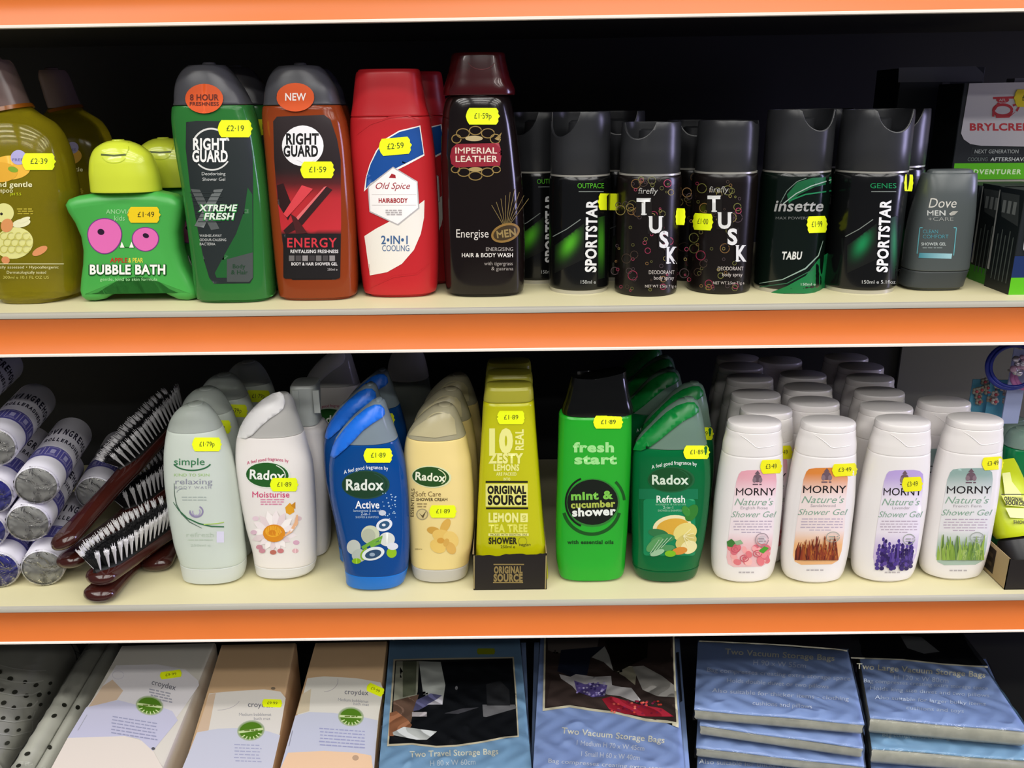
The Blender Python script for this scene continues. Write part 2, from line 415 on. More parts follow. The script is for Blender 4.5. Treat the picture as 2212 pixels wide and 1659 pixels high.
b = MB(); b.prism([(-.1995, ZB - .0301), (.34, ZB - .0301), (.34, .0), (-.1995, .0)], -1.1, 1.1); b.build('plinth', ORANGE, t)
b = MB(); b.box(-1.15, 1.15, .342, .36, 0, 2.1); structure(b.build('wall_back', DARK, None, origin=(0, .35, 0)))
b = MB(); b.box(-3.2, 3.2, -5.4, .40, -.02, 0); structure(b.build('floor', mat('floor_vinyl', '#8d8a84', .5, var=.1, bscale=3), None, origin=(0, -2.4, 0)))
# ------------------------------------------------------------------ upper shelf: shampoo, gels, deodorants
CHAR = mat('charcoal_cap', '#47474c', .3)
BLKCAP = mat('black_cap', '#2b2c2f', .3)

# baby shampoo, cut by the frame
rows = [(650, 18, 155, .028, 2.6), (640, 6, 166, .029, 2.6), (615, -2, 172, .029, 2.6), (552, -18, 172, .031, 2.6), (462, -41, 163, .032, 2.5), (411, -62, 163, .032, 2.5), (353, -75, 153, .031, 2.4), (302, -72, 138, .028, 2.3), (270, -58, 118, .024, 2.2), (245, -28, 82, .017, 2.1), (229, -18, 62, .013, 2)]
L = trace(rows, (85, 658), ZU, .03)
YEL = mat('amber_shampoo', '#aa9c1e', .12, trans=.62, ior=1.36)
t = thing('shampoo_bottle', 'clear yellow shampoo bottle printed with a duck, pinkish cap, beside the star-shaped bottle', 'bottle', L.org, 'yellow duck shampoos')
zc = zpix(L, 20, 229)
L.mesh('body', YEL, t, r0=.003, r1=.0005)
C = Loft([(zc - .001, L.par(zc)[0] - 0, .0165, .0165, 2), (zc + .014, L.par(zc)[0] - .003, .0158, .0158, 2), (zc + .030, L.par(zc)[0] - .006, .0148, .0148, 2), (zc + .0365, L.par(zc)[0] - .007, .0125, .0125, 2), (zc + .039, L.par(zc)[0] - .0075, .007, .007, 2)], L.yc)
C.mesh('cap', mat('smoky_pink_cap', '#8f7873', .2, trans=.35), t, N=40, r0=.0003, r1=.002)
b = MB(); b.tube([(L.par(zc)[0] + .0006, L.yc, zc - .004), (L.par(zc)[0], L.yc, zc - .0008)], [.0185, .0175], 30); b.build('neck_collar', mat('amber_collar', '#b0651c', .2, trans=.4), t)
A = Lab(L)
A.ell(22, 362, 44, 26, '#e9b33c'); A.ell(-2, 372, 40, 22, '#dfa733'); A.ell(28, 366, 11, 6, '#7fa22a', 15); A.ell(40, 340, 17, 16, '#a9a3cf'); A.text('FREE', 38, 345, 6, '#5d5a92', w=24)
A.text('and gentle', 28, 398, 11, '#e6e2b4', w=84, bold=1); A.text('shampoo', 2, 411, 10, '#e6e2b4', w=52); A.text('pH 5.5', 34, 419, 6, '#c9d622', w=24)
A.words(36, 72, 450, 3, '#a89a2e', rows=3, dy=5)
for x, y, rx, ry, c, r in ((30, 525, 42, 34, '#dedb8d', -10), (8, 460, 22, 21, '#dedb8d', 0), (46, 482, 20, 9, '#e6e3b8', -12), (52, 475, 14, 5, '#e6e3b8', -22), (15, 487, 13, 15, '#d9935a', 25), (86, 542, 18, 8, '#d98f5c', -28), (12, 562, 9, 8, '#d98f5c', 20)): A.ell(x, y, rx, ry, c, r)
for k in range(4):
    for j in range(3): A.arc(8 + k * 16 + (j % 2) * 7, 510 + j * 14, 8, 8, 0, 300, 1.2, '#c4be58', n=10)
A.ell(3, 462, 3, 3, '#37312a')
A.stroke([(-30, 570), (138, 570)], 1.5, '#e3dfb0'); A.text('clinically assessed • Hypoallergenic', 52, 577, 6, '#e3dfb0', w=150); A.text('Dermatologically tested', 57, 588, 6, '#e3dfb0', w=86); A.text('300ml e 10.1 FL OZ US', 56, 599, 6, '#c8bf62', w=100)
A.build('label', t); sticker(L, t, 84, 349, 74, 36, '£2·39')
SHAMP = (t, L)
behind(t, L, 140, .190, 'clear yellow shampoo bottle standing in the dark behind the front duck bottle', tags=False)

# star-shaped bubble bath
GRN = mat('green_bubble_bottle', '#46a54a', .33, sss=.0); LIME = mat('lime_cap', '#ccd83c', .25, coat=.3)
fy = float(atZ(np.array(300.), np.array(650.), ZU)[1]) - .006; hd = .0135; yc = fy + hd
star_px = [(300, 612), (270, 618), (245, 632), (225, 645), (205, 649), (186, 648), (175, 640), (171, 626), (173, 600), (177, 570), (178, 540), (173, 510), (160, 480), (145, 457), (139, 441), (146, 429), (165, 422), (205, 416), (270, 411), (335, 412), (370, 420), (386, 431), (391, 446), (388, 470), (382, 500), (384, 535), (394, 570), (410, 600), (424, 622), (427, 634), (420, 644), (405, 648), (385, 646), (362, 636), (342, 622), (322, 614)]
A0 = atY(np.array([p[0] for p in star_px], float), np.array([p[1] for p in star_px], float), fy + .004)
sx, sz = A0[:, 0], A0[:, 2]; sz = sz - sz.min() + ZU
t = thing('bubble_bath_bottle', 'green star-shaped bubble bath bottle with pink eyes printed on it and lime dome cap', 'bottle', (sx.mean(), yc, ZU), 'star-shaped bubble baths')
n = len(sx); nx = np.roll(sz, -1) - np.roll(sz, 1); nz = np.roll(sx, 1) - np.roll(sx, -1); ln = np.hypot(nx, nz); nx, nz = nx / ln, nz / ln
if np.mean(nx * (sx - sx.mean())) < 0: nx, nz = -nx, -nz
b = MB(); R = []
for dy, ins in ((-hd, .0075), (-hd + .0006, .005), (-hd + .0022, .0022), (-hd + .005, .0004), (-hd + .008, 0), (hd - .008, 0), (hd - .004, .0008), (hd - .0015, .003), (hd, .007)):
    R.append([(x - a * ins, yc + dy, max(z - c * ins, ZU)) for x, z, a, c in zip(sx, sz, nx, nz)])
b.rings(R); b.build('body', GRN, t, sharp=60)
PS = PlaneS((0, yc - hd, 0), (0, 1, 0))
rows = [(413, 200, 348, .019, 2.3), (386, 197, 344, .019, 2.3), (352, 196, 334, .018, 2.2), (336, 199, 327, .0165, 2.2), (321, 206, 312, .0145, 2.1), (309, 222, 291, .0105, 2), (301, 242, 268, .005, 2)]
cr = []
for y, a, b_, h_, n_ in rows: A_, B_ = atY(np.array(float(a)), np.array(float(y)), yc), atY(np.array(float(b_)), np.array(float(y)), yc); cr.append(((A_[2] + B_[2]) / 2, (A_[0] + B_[0]) / 2, (B_[0] - A_[0]) / 2, h_, n_))
C = Loft(cr, yc); C.mesh('cap', LIME, t, r0=.0006, r1=.0008)
A = Lab(C); A.stroke([(218, 334), (246, 336), (272, 334)], 4, '#4c5a10'); A.arc(246, 336, 26, 16, 15, 165, 1.6, '#b9c81f'); A.stroke([(272, 334), (278, 322), (277, 306)], 1.4, '#aab81c'); A.build('cap_groove', t, LIME if 0 else PRINT)
A = Lab(PS)
A.text('ANOVIA', 256, 457, 10, '#9fd79a', w=54); A.text('kids', 258, 471, 11, '#9fd79a', w=24)
def egg(cx, cy, rx, ry, c, k, rot): return [(cx + math.cos(a) * rx * (1 + k * math.sin(a)), cy + math.sin(a) * ry) for a in [2 * math.pi * i / 36 for i in range(36)]]
A.poly(egg(226, 510, 37.5, 39, 0, -.1, 0), '#7a2f86'); A.poly(egg(226, 510, 35.5, 37, 0, -.1, 0), '#e06bb2'); A.ell(218, 501, 7.5, 6.5, '#27102c', 20)
A.poly(egg(314, 517, 29.5, 26.5, 0, -.06, 0), '#7a2f86'); A.poly(egg(314, 517, 27.5, 24.8, 0, -.06, 0), '#e06bb2'); A.ell(315, 509, 7, 5, '#27102c', 20)
A.stroke([(257, 535), (272, 534), (290, 535)], 1.6, '#1c5f24'); A.poly([(259, 535), (263, 522), (269, 535)], '#f4f2ea'); A.poly([(279, 535), (284, 522), (289, 535)], '#f4f2ea')
A.text('APPLE', 257, 562, 10, '#c22a1e', w=38, bold=1); A.text('& PEAR', 293, 562, 10, '#e9dc4a', w=32, bold=1)
for dx, dy_ in ((-2, 1), (2, 1), (0, 3), (0, -1.5)): A.text('BUBBLE BATH', 276 + dx, 582 + dy_, 20, '#14551d', w=168, bold=2)
A.text('BUBBLE BATH', 276, 582, 20, '#f4f4ee', w=166, bold=2); A.text('gentle, kind to skin formula', 278, 603, 7, '#a9dfa2', w=124)
A.build('label', t); sticker(PS, t, 311, 464, 72, 34, '£1·49', col='#ecca10', ink='#3a3510', tx=4)
zt = C.z1
C.org = (t.location.x, yc, ZU); C.top = zt; C.zs = ZU; behind(t, C, 352, .045, 'green star-shaped bottle with lime cap hidden behind the front star bottle')

# two deodorising shower gels with grey caps
def gel_bottle(label, body, cap, front, mb, group, hd=.023):
    rows = [(y, a, b_, hd * f, q) for (y, a, b_), f, q in body]
    L = trace(rows + cap, front, ZU, hd); t = thing('shower_gel_bottle', label, 'bottle', L.org, group)
    zs = L.yz(0); zc = zpix(L, (cap[0][1] + cap[0][2]) / 2, cap[0][0])
    L.mesh('body', mb, t, zb=zc, r0=.002, r1=.0006); L.mesh('cap', CHAR, t, za=zc + .0004, r0=.0006, r1=.002); return t, L
def oval_sticker(L, t, cx, cy, rx, ry, lines, ink, rot=0):
    A = Lab(L, base=.0012, lay=.0003, grid=7); A.ell(cx, cy, rx, ry, '#d4521c', rot)
    for s_, dy, h, wd in lines: A.text(s_, cx, cy + dy, h, ink, w=wd, bold=1, rot=rot)
    return A.build('oval_sticker', t, PAPER)
body = [((653, 436, 586), .82, 3), ((641, 431, 592), .92, 3), ((600, 424, 592), 1, 3), ((554, 419, 590), 1, 3), ((434, 403, 582), 1, 2.9), ((337, 386, 569), .98, 2.8), ((270, 376, 557), .95, 2.7), ((238, 375, 548), .92, 2.6), ((231, 376, 546), .9, 2.6)]
cap = [(228, 378, 545, .0205, 2.5), (200, 380, 531, .0195, 2.5), (172, 385, 513, .018, 2.4), (155, 394, 500, .0165, 2.3), (144, 405, 489, .014, 2.2), (137, 420, 478, .010, 2), (134, 436, 466, .005, 2)]
t, L = gel_bottle('clear green shower gel bottle with charcoal cap and orange oval freshness sticker', body, cap, (510, 655), mat('green_gel', '#3d9044', .12, trans=.45, ior=1.36), 'green shower gels with charcoal caps')
A = Lab(L)
A.poly([(402, 264), (424, 261), (500, 262), (532, 268), (541, 300), (546, 340), (547, 400), (547, 600), (540, 612), (462, 613), (452, 600), (440, 560), (425, 485), (410, 400), (401, 320)], '#232a2b')
A.poly([(535, 405), (545, 420), (546, 560), (500, 600), (468, 600), (464, 590), (484, 552), (510, 505), (528, 455)], '#1d5a2a')
A.poly([(490, 560), (546, 545), (546, 600), (538, 609), (490, 609)], '#474d4b')
A.arc(456, 323, 42, 45, 205, 335, 4, '#d8d8d4'); A.arc(458, 323, 42, 44, 35, 135, 3.4, '#d8d8d4')
A.text('RIGHT', 453, 311, 24, '#efefec', w=74, bold=2); A.text('GUARD', 454, 337, 24, '#efefec', w=78, bold=2)
A.text('Deodorising', 461, 375, 7, '#c9cbc8', w=52); A.text('Shower Gel', 462, 387, 7, '#c9cbc8', w=50)
A.poly([(412, 408), (432, 410), (474, 494), (456, 497)], '#565a5a'); A.poly([(462, 410), (482, 408), (440, 492), (420, 488)], '#6a6f6e')
for k in range(8): A.stroke([(410 + k * 2.5, 416 + k * 9), (480 - k * .5, 416 + k * 9)], 1.6, '#2c3434')
for tx, ty, wd in (('XTREME', 472, 80), ('FRESH', 474, 66)):
    yy = 449 if tx == 'XTREME' else 467
    A.text(tx, ty, yy + .5, 15.5, '#1e8f36', w=wd + 3, bold=3, it=.2); A.text(tx, ty, yy, 13.5, '#dfe8dc', w=wd, bold=2, it=.2)
for k, (s_, wd) in enumerate((('WASHES AWAY', 48), ('ODOUR-CAUSING', 58), ('BACTERIA', 34))): A.text(s_, 431, 509 + k * 9, 5.5, '#c9cbc8', w=wd, al='l')
A.text('Body', 516, 575, 9, '#20402a', w=28, bold=1); A.text('& Hair', 517, 588, 9, '#20402a', w=36, bold=1)
A.build('label', t); oval_sticker(L, t, 441, 213, 41, 32, (('8 HOUR', -3, 13, 62), ('FRESHNESS', 11, 8, 64)), '#5a1c10'); sticker(L, t, 508, 278, 76, 37, '£2·19')
P = L.org; dup(t, (P[0] + .006, P[1] + .050, ZU), 'green shower gel bottle behind the one with the freshness sticker')

body = [((648, 615, 764), .84, 3), ((633, 607, 771), .93, 3), ((566, 598, 772), 1, 3), ((454, 587, 768), 1, 2.9), ((342, 577, 760), .98, 2.8), ((267, 570, 750), .95, 2.7), ((237, 569, 740), .92, 2.6), ((231, 570, 738), .9, 2.6)]
cap = [(228, 571, 737, .0205, 2.5), (196, 574, 728, .0195, 2.5), (168, 582, 713, .018, 2.4), (152, 592, 701, .0165, 2.3), (143, 603, 689, .014, 2.2), (138, 618, 676, .010, 2), (135, 634, 662, .005, 2)]
t, L = gel_bottle('amber red shower gel bottle with charcoal cap and round orange NEW sticker', body, cap, (690, 650), mat('amber_gel', '#a84a22', .12, trans=.4, ior=1.36), 'amber shower gels with charcoal caps')
A = Lab(L)
A.poly([(590, 262), (598, 252), (700, 248), (714, 258), (728, 300), (736, 345), (737, 480), (735, 594), (726, 604), (632, 605), (622, 594), (610, 520), (598, 420), (592, 340)], vgrad((250, '#2a2022'), (370, '#241a1b'), (400, '#571a1c'), (425, '#b3262c'), (500, '#c22c34'), (504, '#241d1f'), (606, '#1d191b')))
A.poly([(598, 400), (612, 396), (634, 452), (622, 476), (600, 440)], '#2c1416'); A.poly([(704, 402), (718, 410), (648, 492), (618, 506), (612, 498), (660, 452)], '#33181a'); A.poly([(700, 404), (706, 402), (640, 480), (632, 478)], '#e06a6c')
A.poly([(628, 462), (640, 470), (664, 504), (640, 505)], '#4a1c1e'); A.poly([(652, 400), (676, 408), (620, 470), (612, 462)], '#d8434a')
A.rect(612, 505, 735, 602, '#1a1719', 5)
A.ell(654, 315, 45, 44, '#f0eef0'); A.text('RIGHT', 653, 300, 23, '#141314', w=72, bold=2); A.text('GUARD', 650, 326, 23, '#141314', w=76, bold=2); A.poly([(640, 345), (664, 356), (690, 338)], '#f0eef0')
A.text('ENERGY', 673, 524, 20, '#cf3440', w=108, bold=1, sp=.05); A.text('REVITALISING FRESHNESS', 679, 543, 7, '#e8e4e4', w=104, bold=1); 
for k in range(7): A.rect(624 + k * 14.6, 552, 636 + k * 14.6, 564, ('#6e6a6a', '#4a4647', '#8d8888', '#3c383a')[k % 4])
A.text('BODY & HAIR SHOWER GEL', 679, 570, 6.5, '#e8e4e4', w=100, bold=1); A.text('250ml e', 718, 582, 5, '#bdb8b8', w=22)
A.build('label', t); oval_sticker(L, t, 638, 210, 41, 31, (('NEW', -1, 16, 46),), '#f6ece6'); sticker(L, t, 686, 367, 75, 36, '£1·59')
P = L.org; dup(t, (P[0] - .005, P[1] + .056, ZU), 'amber shower gel bottle behind the one with the NEW sticker')

# red two-in-one
rows = [(641, 800, 934, .019, 2.6), (633, 791, 941, .0215, 2.6), (603, 784, 946, .023, 2.6), (528, 776, 948, .024, 2.6), (454, 769, 947, .024, 2.5), (398, 764, 944, .0235, 2.5), (340, 759, 940, .023, 2.5), (297, 757, 935, .0225, 2.5), (259, 758, 929, .022, 2.5), (229, 762, 921, .021, 2.5), (192, 766, 914, .020, 2.6), (160, 770, 909, .019, 2.7), (150, 774, 907, .018, 2.8)]
L = trace(rows, (865, 643), ZU, .023); RED = mat('red_shower_bottle', '#bd2229', .34)
t = thing('shower_gel_bottle', 'red two-in-one shower gel bottle with a blue and white printed sash', 'bottle', L.org, 'red shower gels')
zc = zpix(L, 845, 252); L.mesh('body', RED, t, zb=zc, r0=.002, r1=.0008); L.mesh('cap', RED, t, za=zc + .0002, r0=.0008, r1=.0015)
A = Lab(L)
A.poly([(786, 414), (790, 384), (798, 356), (812, 326), (832, 300), (862, 282), (908, 271), (917, 336), (880, 356), (846, 373), (800, 400)], '#f3f0ea'); A.poly([(790, 408), (792, 382), (801, 354), (815, 326), (834, 302), (863, 285), (906, 274), (915, 333), (878, 352), (844, 369), (800, 396)], '#0f4a96')
A.poly([(787, 510), (812, 494), (850, 474), (899, 446), (917, 432), (916, 470), (909, 505), (894, 540), (868, 570), (836, 588), (799, 595), (794, 560)], '#efe9df')
A.poly([(849, 360), (902, 392), (906, 450), (860, 487), (798, 458), (794, 402)], '#b9b4b4'); A.poly([(849, 363), (900, 394), (903, 449), (859, 484), (800, 456), (797, 404)], '#f6f2f0')
A.poly([(840, 384), (846, 375), (854, 378), (855, 385)], '#a3242c'); A.text('Old Spice', 849, 401, 14, '#a3323c', w=76, it=.35); A.stroke([(803, 420), (899, 420)], .8, '#cfc6c4'); A.text('HAIR&BODY', 849, 433, 9.5, '#a3242c', w=63, bold=2); A.stroke([(803, 443), (899, 443)], .8, '#cfc6c4'); A.words(832, 868, 453, 3, '#b4aeae', rows=3, dy=4.5, seed=4)
A.text('2•IN•1', 854, 518, 18, '#3a5f8e', w=62, bold=1); A.text('COOLING', 855, 536, 13, '#3a5f8e', w=60)
A.stroke([(797, 570), (799, 588)], 1, '#c98a80')
A.build('label', t)
A = Lab(L); A.stroke([(772, 290), (800, 268), (840, 254), (880, 250), (914, 262)], [1, 3, 4, 3, 1], '#a8141b'); A.build('moulded_groove', t, RED); A = Lab(L); A.stroke([(800, 622), (850, 598), (900, 592), (940, 560)], [1, 3, 3, 1], '#a8141b'); A.build('moulded_groove', t, RED)
sticker(L, t, 854, 316, 72, 37, '£2·59', rot=-5)
P = L.org; dup(t, (P[0] + .0135, P[1] + .056, ZU), 'red shower gel bottle peeking out behind the one with the blue sash')

# black wash with dark red cap
rows = [(640, 975, 1124, .02, 2.6), (630, 967, 1129, .0225, 2.6), (603, 962, 1133, .024, 2.6), (528, 958, 1134, .025, 2.5), (416, 955, 1130, .025, 2.5), (342, 953, 1123, .0245, 2.5), (267, 955, 1114, .0235, 2.4), (232, 958, 1107, .0225, 2.4), (212, 964, 1101, .021, 2.4), (207, 970, 1096, .020, 2.4)]
L = trace(rows, (1050, 642), ZU, .025); t = thing('shower_gel_bottle', 'black body wash bottle with dark red cap and a gold crest', 'bottle', L.org)
L.mesh('body', mat('black_brown_bottle', '#140d0c', .16, coat=.2), t, r0=.002, r1=.0008)
cr = [(206, 966, 1112, .0205, 2.5), (200, 966, 1112, .0205, 2.5), (173, 973, 1102, .0195, 2.6), (140, 980, 1094, .018, 2.7), (122, 983, 1091, .017, 2.8)]
C = trace(cr, (1040, 207), L.top + .0003, .02); C.yc = L.yc; C = Loft([tuple(r) for r in C.rows], L.yc); C.mesh('cap', mat('dark_red_cap', '#4a0d12', .2, trans=.25, coat=.3), t, r0=.0008, r1=.001)
A = Lab(C, base=.0003); A.arc(1040, 128, 30, 22, 20, 160, 1.5, '#6a2a2e'); A.build('thumb_notch', t)
A = Lab(L); GO = '#8d7440'
for a, b_, rx, ry in ((1000, 288, 14, 10), (1027, 282, 13, 9), (1054, 288, 14, 10), (986, 300, 10, 9), (1070, 300, 11, 10), (1002, 372, 13, 9), (1027, 380, 14, 9), (1053, 372, 13, 9), (984, 366, 9, 7), (1072, 366, 9, 7)): A.arc(a, b_, rx, ry, 0, 350, 2.2, GO)
A.poly([(1068, 300), (1084, 286), (1078, 304)], GO); A.ell(1024, 299, 19, 6, '#b8a67c'); A.ell(1027, 366, 15, 5, '#a8905c')
A.poly([(972, 338), (976, 320), (986, 311), (1078, 309), (1084, 330), (1080, 358), (985, 362), (975, 354)], '#8f1f30'); A.text('IMPERIAL', 1028, 325, 13, '#e2cfbf', w=92, bold=1); A.text('LEATHER', 1029, 343, 13, '#e2cfbf', w=92, bold=1)
for a in range(9): A.stroke([(1094 + a * 2 - 8, 484), (1062 + a * 10, 428 - (20 - abs(a - 5) * 7))], 1.2, '#7c6a3e')
A.ell(1092, 503, 32, 20, '#8a6a34', -18); A.ell(1092, 503, 27, 15, '#3b2d18', -18); A.text('MEN', 1094, 504, 16, '#8f7a4a', w=44, rot=-8, bold=2)
A.text('Energise', 1020, 504, 18, '#d8d2cc', w=72); A.text('ENERGISING', 1079, 538, 8, '#aaa29c', w=60); A.text('HAIR & BODY WASH', 1053, 551, 9, '#ddd8d2', w=112, bold=1); A.text('with tigergrass', 1077, 569, 8, '#9a928c', w=62); A.text('& guarana', 1085, 580, 8, '#9a928c', w=48)
A.build('label', t); sticker(L, t, 1043, 251, 74, 36, '£1·59p')

# deodorant cans
STEEL = mat('can_rim_steel', '#c9c6bd', .3, metal=.6)
def can(label, cx, by, hw, topy, necky, bodym, notch, group, capr=.955, parts=True, rim=True):
    """aerosol can standing on the upper shelf; front foot at (cx, by), half width hw px, cap top at topy"""
    Pf = atZ(np.array(float(cx)), np.array(float(by)), ZU); R = hw / F * np.linalg.norm((Pf - CAM)) * .985
    yc = Pf[1] + R; x0 = float(atY(np.array(float(cx)), np.array(by - 14.), yc)[0])
    zt = float(atY(np.array(float(cx)), np.array(float(topy)), yc)[2]); zn = float(atY(np.array(float(cx)), np.array(float(necky)), yc)[2])
    t = thing('deodorant_can', label, 'spray can', (x0, yc, ZU), group)
    z0 = ZU + (.0035 if rim else .0006)
    L = Loft([(z0, x0, R * .985, R * .985, 2), (z0 + .002, x0, R, R, 2), (zn - .008, x0, R, R, 2), (zn - .003, x0, R * .985, R * .985, 2), (zn, x0, R * .95, R * .95, 2)], yc)
    L.mesh('can_body', bodym, t, N=64, r0=.0005, r1=.0003)
    b = MB(); b.tube([(x0, yc, ZU), (x0, yc, z0 + .0006)], [R * .955, R * .97], 48); b.build('bottom_rim', STEEL if rim else bodym, t)
    b = MB(); b.tube([(x0, yc, zn - .0003), (x0, yc, zn + .0012)], [R * .955, R * .955], 48); b.build('neck_ring', STEEL, t)
    rc = R * capr; N = 64; b = MB(); na, nd, nw = notch
    def top(a):
        q = abs((a - na + math.pi) % (2 * math.pi) - math.pi); k = max(0, 1 - (q / nw) ** 2)
        return zt - nd * k ** .6
    an = [2 * math.pi * k / N for k in range(N)]; zb = zn + .001
    R_ = [[(x0 + r_ * rc * math.cos(a), yc + r_ * rc * math.sin(a), z) for a in an] for r_, z in ((.985, zb), (1, zb + .0008), (1, zb + .02))]
    hh = zt - zb
    for f in (.5, .7, .85): R_.append([(x0 + rc * (1 - .02 * f * f) * math.cos(a), yc + rc * (1 - .02 * f * f) * math.sin(a), min(zb + hh * f, top(a) - .001)) for a in an])
    for r_, dz in ((.97, -.0012), (.955, -.0002), (.93, -.0002), (.92, -.002)): R_.append([(x0 + r_ * rc * math.cos(a), yc + r_ * rc * math.sin(a), top(a) + dz) for a in an])
    R_.append([(x0 + .90 * rc * math.cos(a), yc + .90 * rc * math.sin(a), zt - nd - .003) for a in an])
    b.rings(R_); b.build('cap', BLKCAP, t, sharp=35)
    if parts and nd > .004:
        b = MB(); zz = zt - nd - .003; b.tube([(x0, yc, zz), (x0, yc, zz + nd * .7), (x0, yc, zz + nd * .8)], [rc * .42, rc * .40, rc * .3], 24)
        b.build('spray_button', BLKCAP, t)
    L.top = zt; L.zs = ZU; L.org = (x0, yc, ZU); return t, L
CANB = mat('black_can', '#0b0c0d', .2, coat=.2); CANBR = mat('black_brown_can', '#120d0c', .25); CANG = mat('dark_green_can', '#06110c', .2, coat=.2)
def sportstar(t, L, dx, flav, glow, x_t, st, ml, full=True):
    A = Lab(L, grid=6)
    def soft(x, y):
        u = (x - (x_t - 46)) / 17; top = 522 - (x - x_t + 67) * .75; v = (y - top) / 46
        return mixc('#0b0c0d', glow, .95 * math.exp(-u * u) * (math.exp(-((v - .45) / .42) ** 2) if v > 0 else 0))
    A.poly([(x_t - 78, 530), (x_t - 14, 482), (x_t - 14, 560), (x_t - 78, 590)], soft)
    A.poly([(x_t + 15, 470), (x_t + 31, 466), (x_t + 31, 600), (x_t + 15, 604)], lambda x, y: mixc('#0b0c0d', glow, .8 * math.exp(-((x - x_t - 23) / 5) ** 2 - ((y - 525) / 42) ** 2)))
    A.stroke([(x_t - 82, 511), (x_t - 52, 495), (x_t - 22, 474)], 1.8, '#7d8480')
    A.text(flav, x_t, 401, 11, glow, w=58); A.stroke([(x_t - 26, 414), (x_t + 28, 414)], 1.6, '#7d8480')
    A.text('SPORTSTAR', x_t + 1, 510, 23, '#e8e8ea', w=156, rot=-90 + dx, bold=2); A.text(ml, x_t - 2 - len(ml) * .6, 609, 7.5, '#c2c4c4', w=5 * len(ml))
    A.build('label', t)
t, L = can('black body spray can with green glow and OUTPACE print beside the black body wash', 1250, 637, 67, 241, 377, CANB, (-2.45, .020, .75), 'tall black cans')
sportstar(t, L, 1, 'OUTPACE', '#4fae22', 1276, 0, '150ml e'); sticker(L, t, 1314, 436, 46, 36, '', rot=1)
behind(t, L, 1334, .060, 'tall black can in the dark behind the gap after the green glow can', rz=.8, tags=False)
CAN1 = (t, L)
behind(t, L, 1158, .050, 'tall black can half hidden between the body wash and the green glow can', rz=.15, tags=False)
def tusk(t, L, pts, seed):
    A = Lab(L); r = random.Random(seed); x0 = pts[0][0]; y0 = pts[0][1]
    for k in range(70):
        yy = r.uniform(385, 628); lean = (540 - yy) * .045; xx = pts[2][0] + lean - 28 + r.uniform(-60, 58); rr = r.choice((2, 3, 3, 4, 6, 8, 10)); 
        A.arc(xx, yy, rr, rr, 0, 350, 1.6 if rr > 4 else 1.2, r.choice(('#7a5a34', '#8a2c48', '#5c5a30', '#a03a56', '#3d3028', '#6a6a34', '#44363a', '#8a7a44')), n=14, layer=1 + k % 3)
    for (x, y, ch, h, wd) in pts[1:5]:
        A.rect(x - wd / 2 - 2, y - h / 2 - 3, x + wd / 2 + 2, y + h / 2 + 3, '#120d0c', layer=4)
        A.text(ch, x, y, h, '#dcdcdc', w=wd, bold=2, layer=5)
        if ch in 'TUK':
            A.rect(x - wd * .5, y - h / 2 - 1, x - wd * .5 + 8, y - h / 2 + 1, '#dcdcdc', layer=6); A.rect(x + wd * .5 - 8, y - h / 2 - 1, x + wd * .5, y - h / 2 + 1, '#dcdcdc', layer=6)
        if ch in 'TK': A.rect(x - (6 if ch == 'T' else wd * .5), y + h / 2 - 1.5, x + (6 if ch == 'T' else -wd * .5 + 10), y + h / 2 + 1, '#dcdcdc', layer=6)
    A.text('firefly', x0, y0, 13, '#a8a6a2', w=42, it=.15, layer=6)
    for s_, (x, y), h, wd in zip(('DEODORANT', 'body spray', 'NET WT 2.5oz 71g e'), pts[5:], (8, 8, 6), (56, 44, 68)): A.text(s_, x, y, h, '#b4aca6', w=wd, layer=6, bold=.5)
    A.build('label', t)
t, L = can('black bubble-patterned can beside the OUTPACE can, sticker at its very edge', 1394, 642, 68.5, 263, 375, CANBR, (-2.2, .013, .6), 'black cans with coloured bubbles', capr=.93, rim=False)
tusk(t, L, [(1400, 412), (1391, 446, 'T', 34, 30), (1417, 485, 'U', 34, 32), (1435, 517, 'S', 34, 22), (1450, 551, 'K', 34, 22), (1429, 588), (1434, 600), (1427, 618)], 3); sticker(L, t, 1470, 468, 22, 36, '', rot=2)
behind(t, L, 1500, .068, 'black bubble can in the dark behind the two front bubble cans', rz=.5, tags=False)
t, L = can('black bubble-patterned can beside the TABU can, sticker on its side', 1551, 637, 68, 260, 371, CANBR, (-.5, .003, .4), 'black cans with coloured bubbles', capr=.93, rim=False)
tusk(t, L, [(1553, 409), (1543, 440, 'T', 33, 28), (1566, 476, 'U', 33, 32), (1583, 511, 'S', 33, 23), (1600, 547, 'K', 33, 22), (1578, 580), (1582, 593), (1574, 611)], 5); sticker(L, t, 1518, 479, 46, 36, '£1·00', rot=3)
t, L = can('black can with green swooshes printed TABU between bubble can and teal glow can', 1698, 636, 71, 236, 369, CANG, (-1.25, .017, .62), 'tall black cans')
A = Lab(L)
A.poly([(1700, 420), (1722, 394), (1756, 384), (1796, 382), (1796, 396), (1760, 404), (1726, 420), (1704, 440)], '#0d5a34'); A.stroke([(1686, 438), (1700, 412), (1722, 392), (1742, 385)], 1.5, '#6f8278'); A.stroke([(1692, 440), (1720, 418), (1752, 402), (1796, 388)], 2.2, '#9fb3a8'); A.stroke([(1704, 434), (1740, 420), (1796, 412)], 3, '#1a7a4c')
A.poly([(1660, 634), (1700, 618), (1740, 596), (1768, 560), (1790, 545), (1780, 634)], '#12713c'); A.stroke([(1640, 612), (1690, 604), (1740, 580), (1768, 552), (1778, 520)], [1, 2, 3, 2.5, 1], '#8fa79a'); A.stroke([(1640, 620), (1700, 612), (1760, 580)], 2, '#2c5f43')
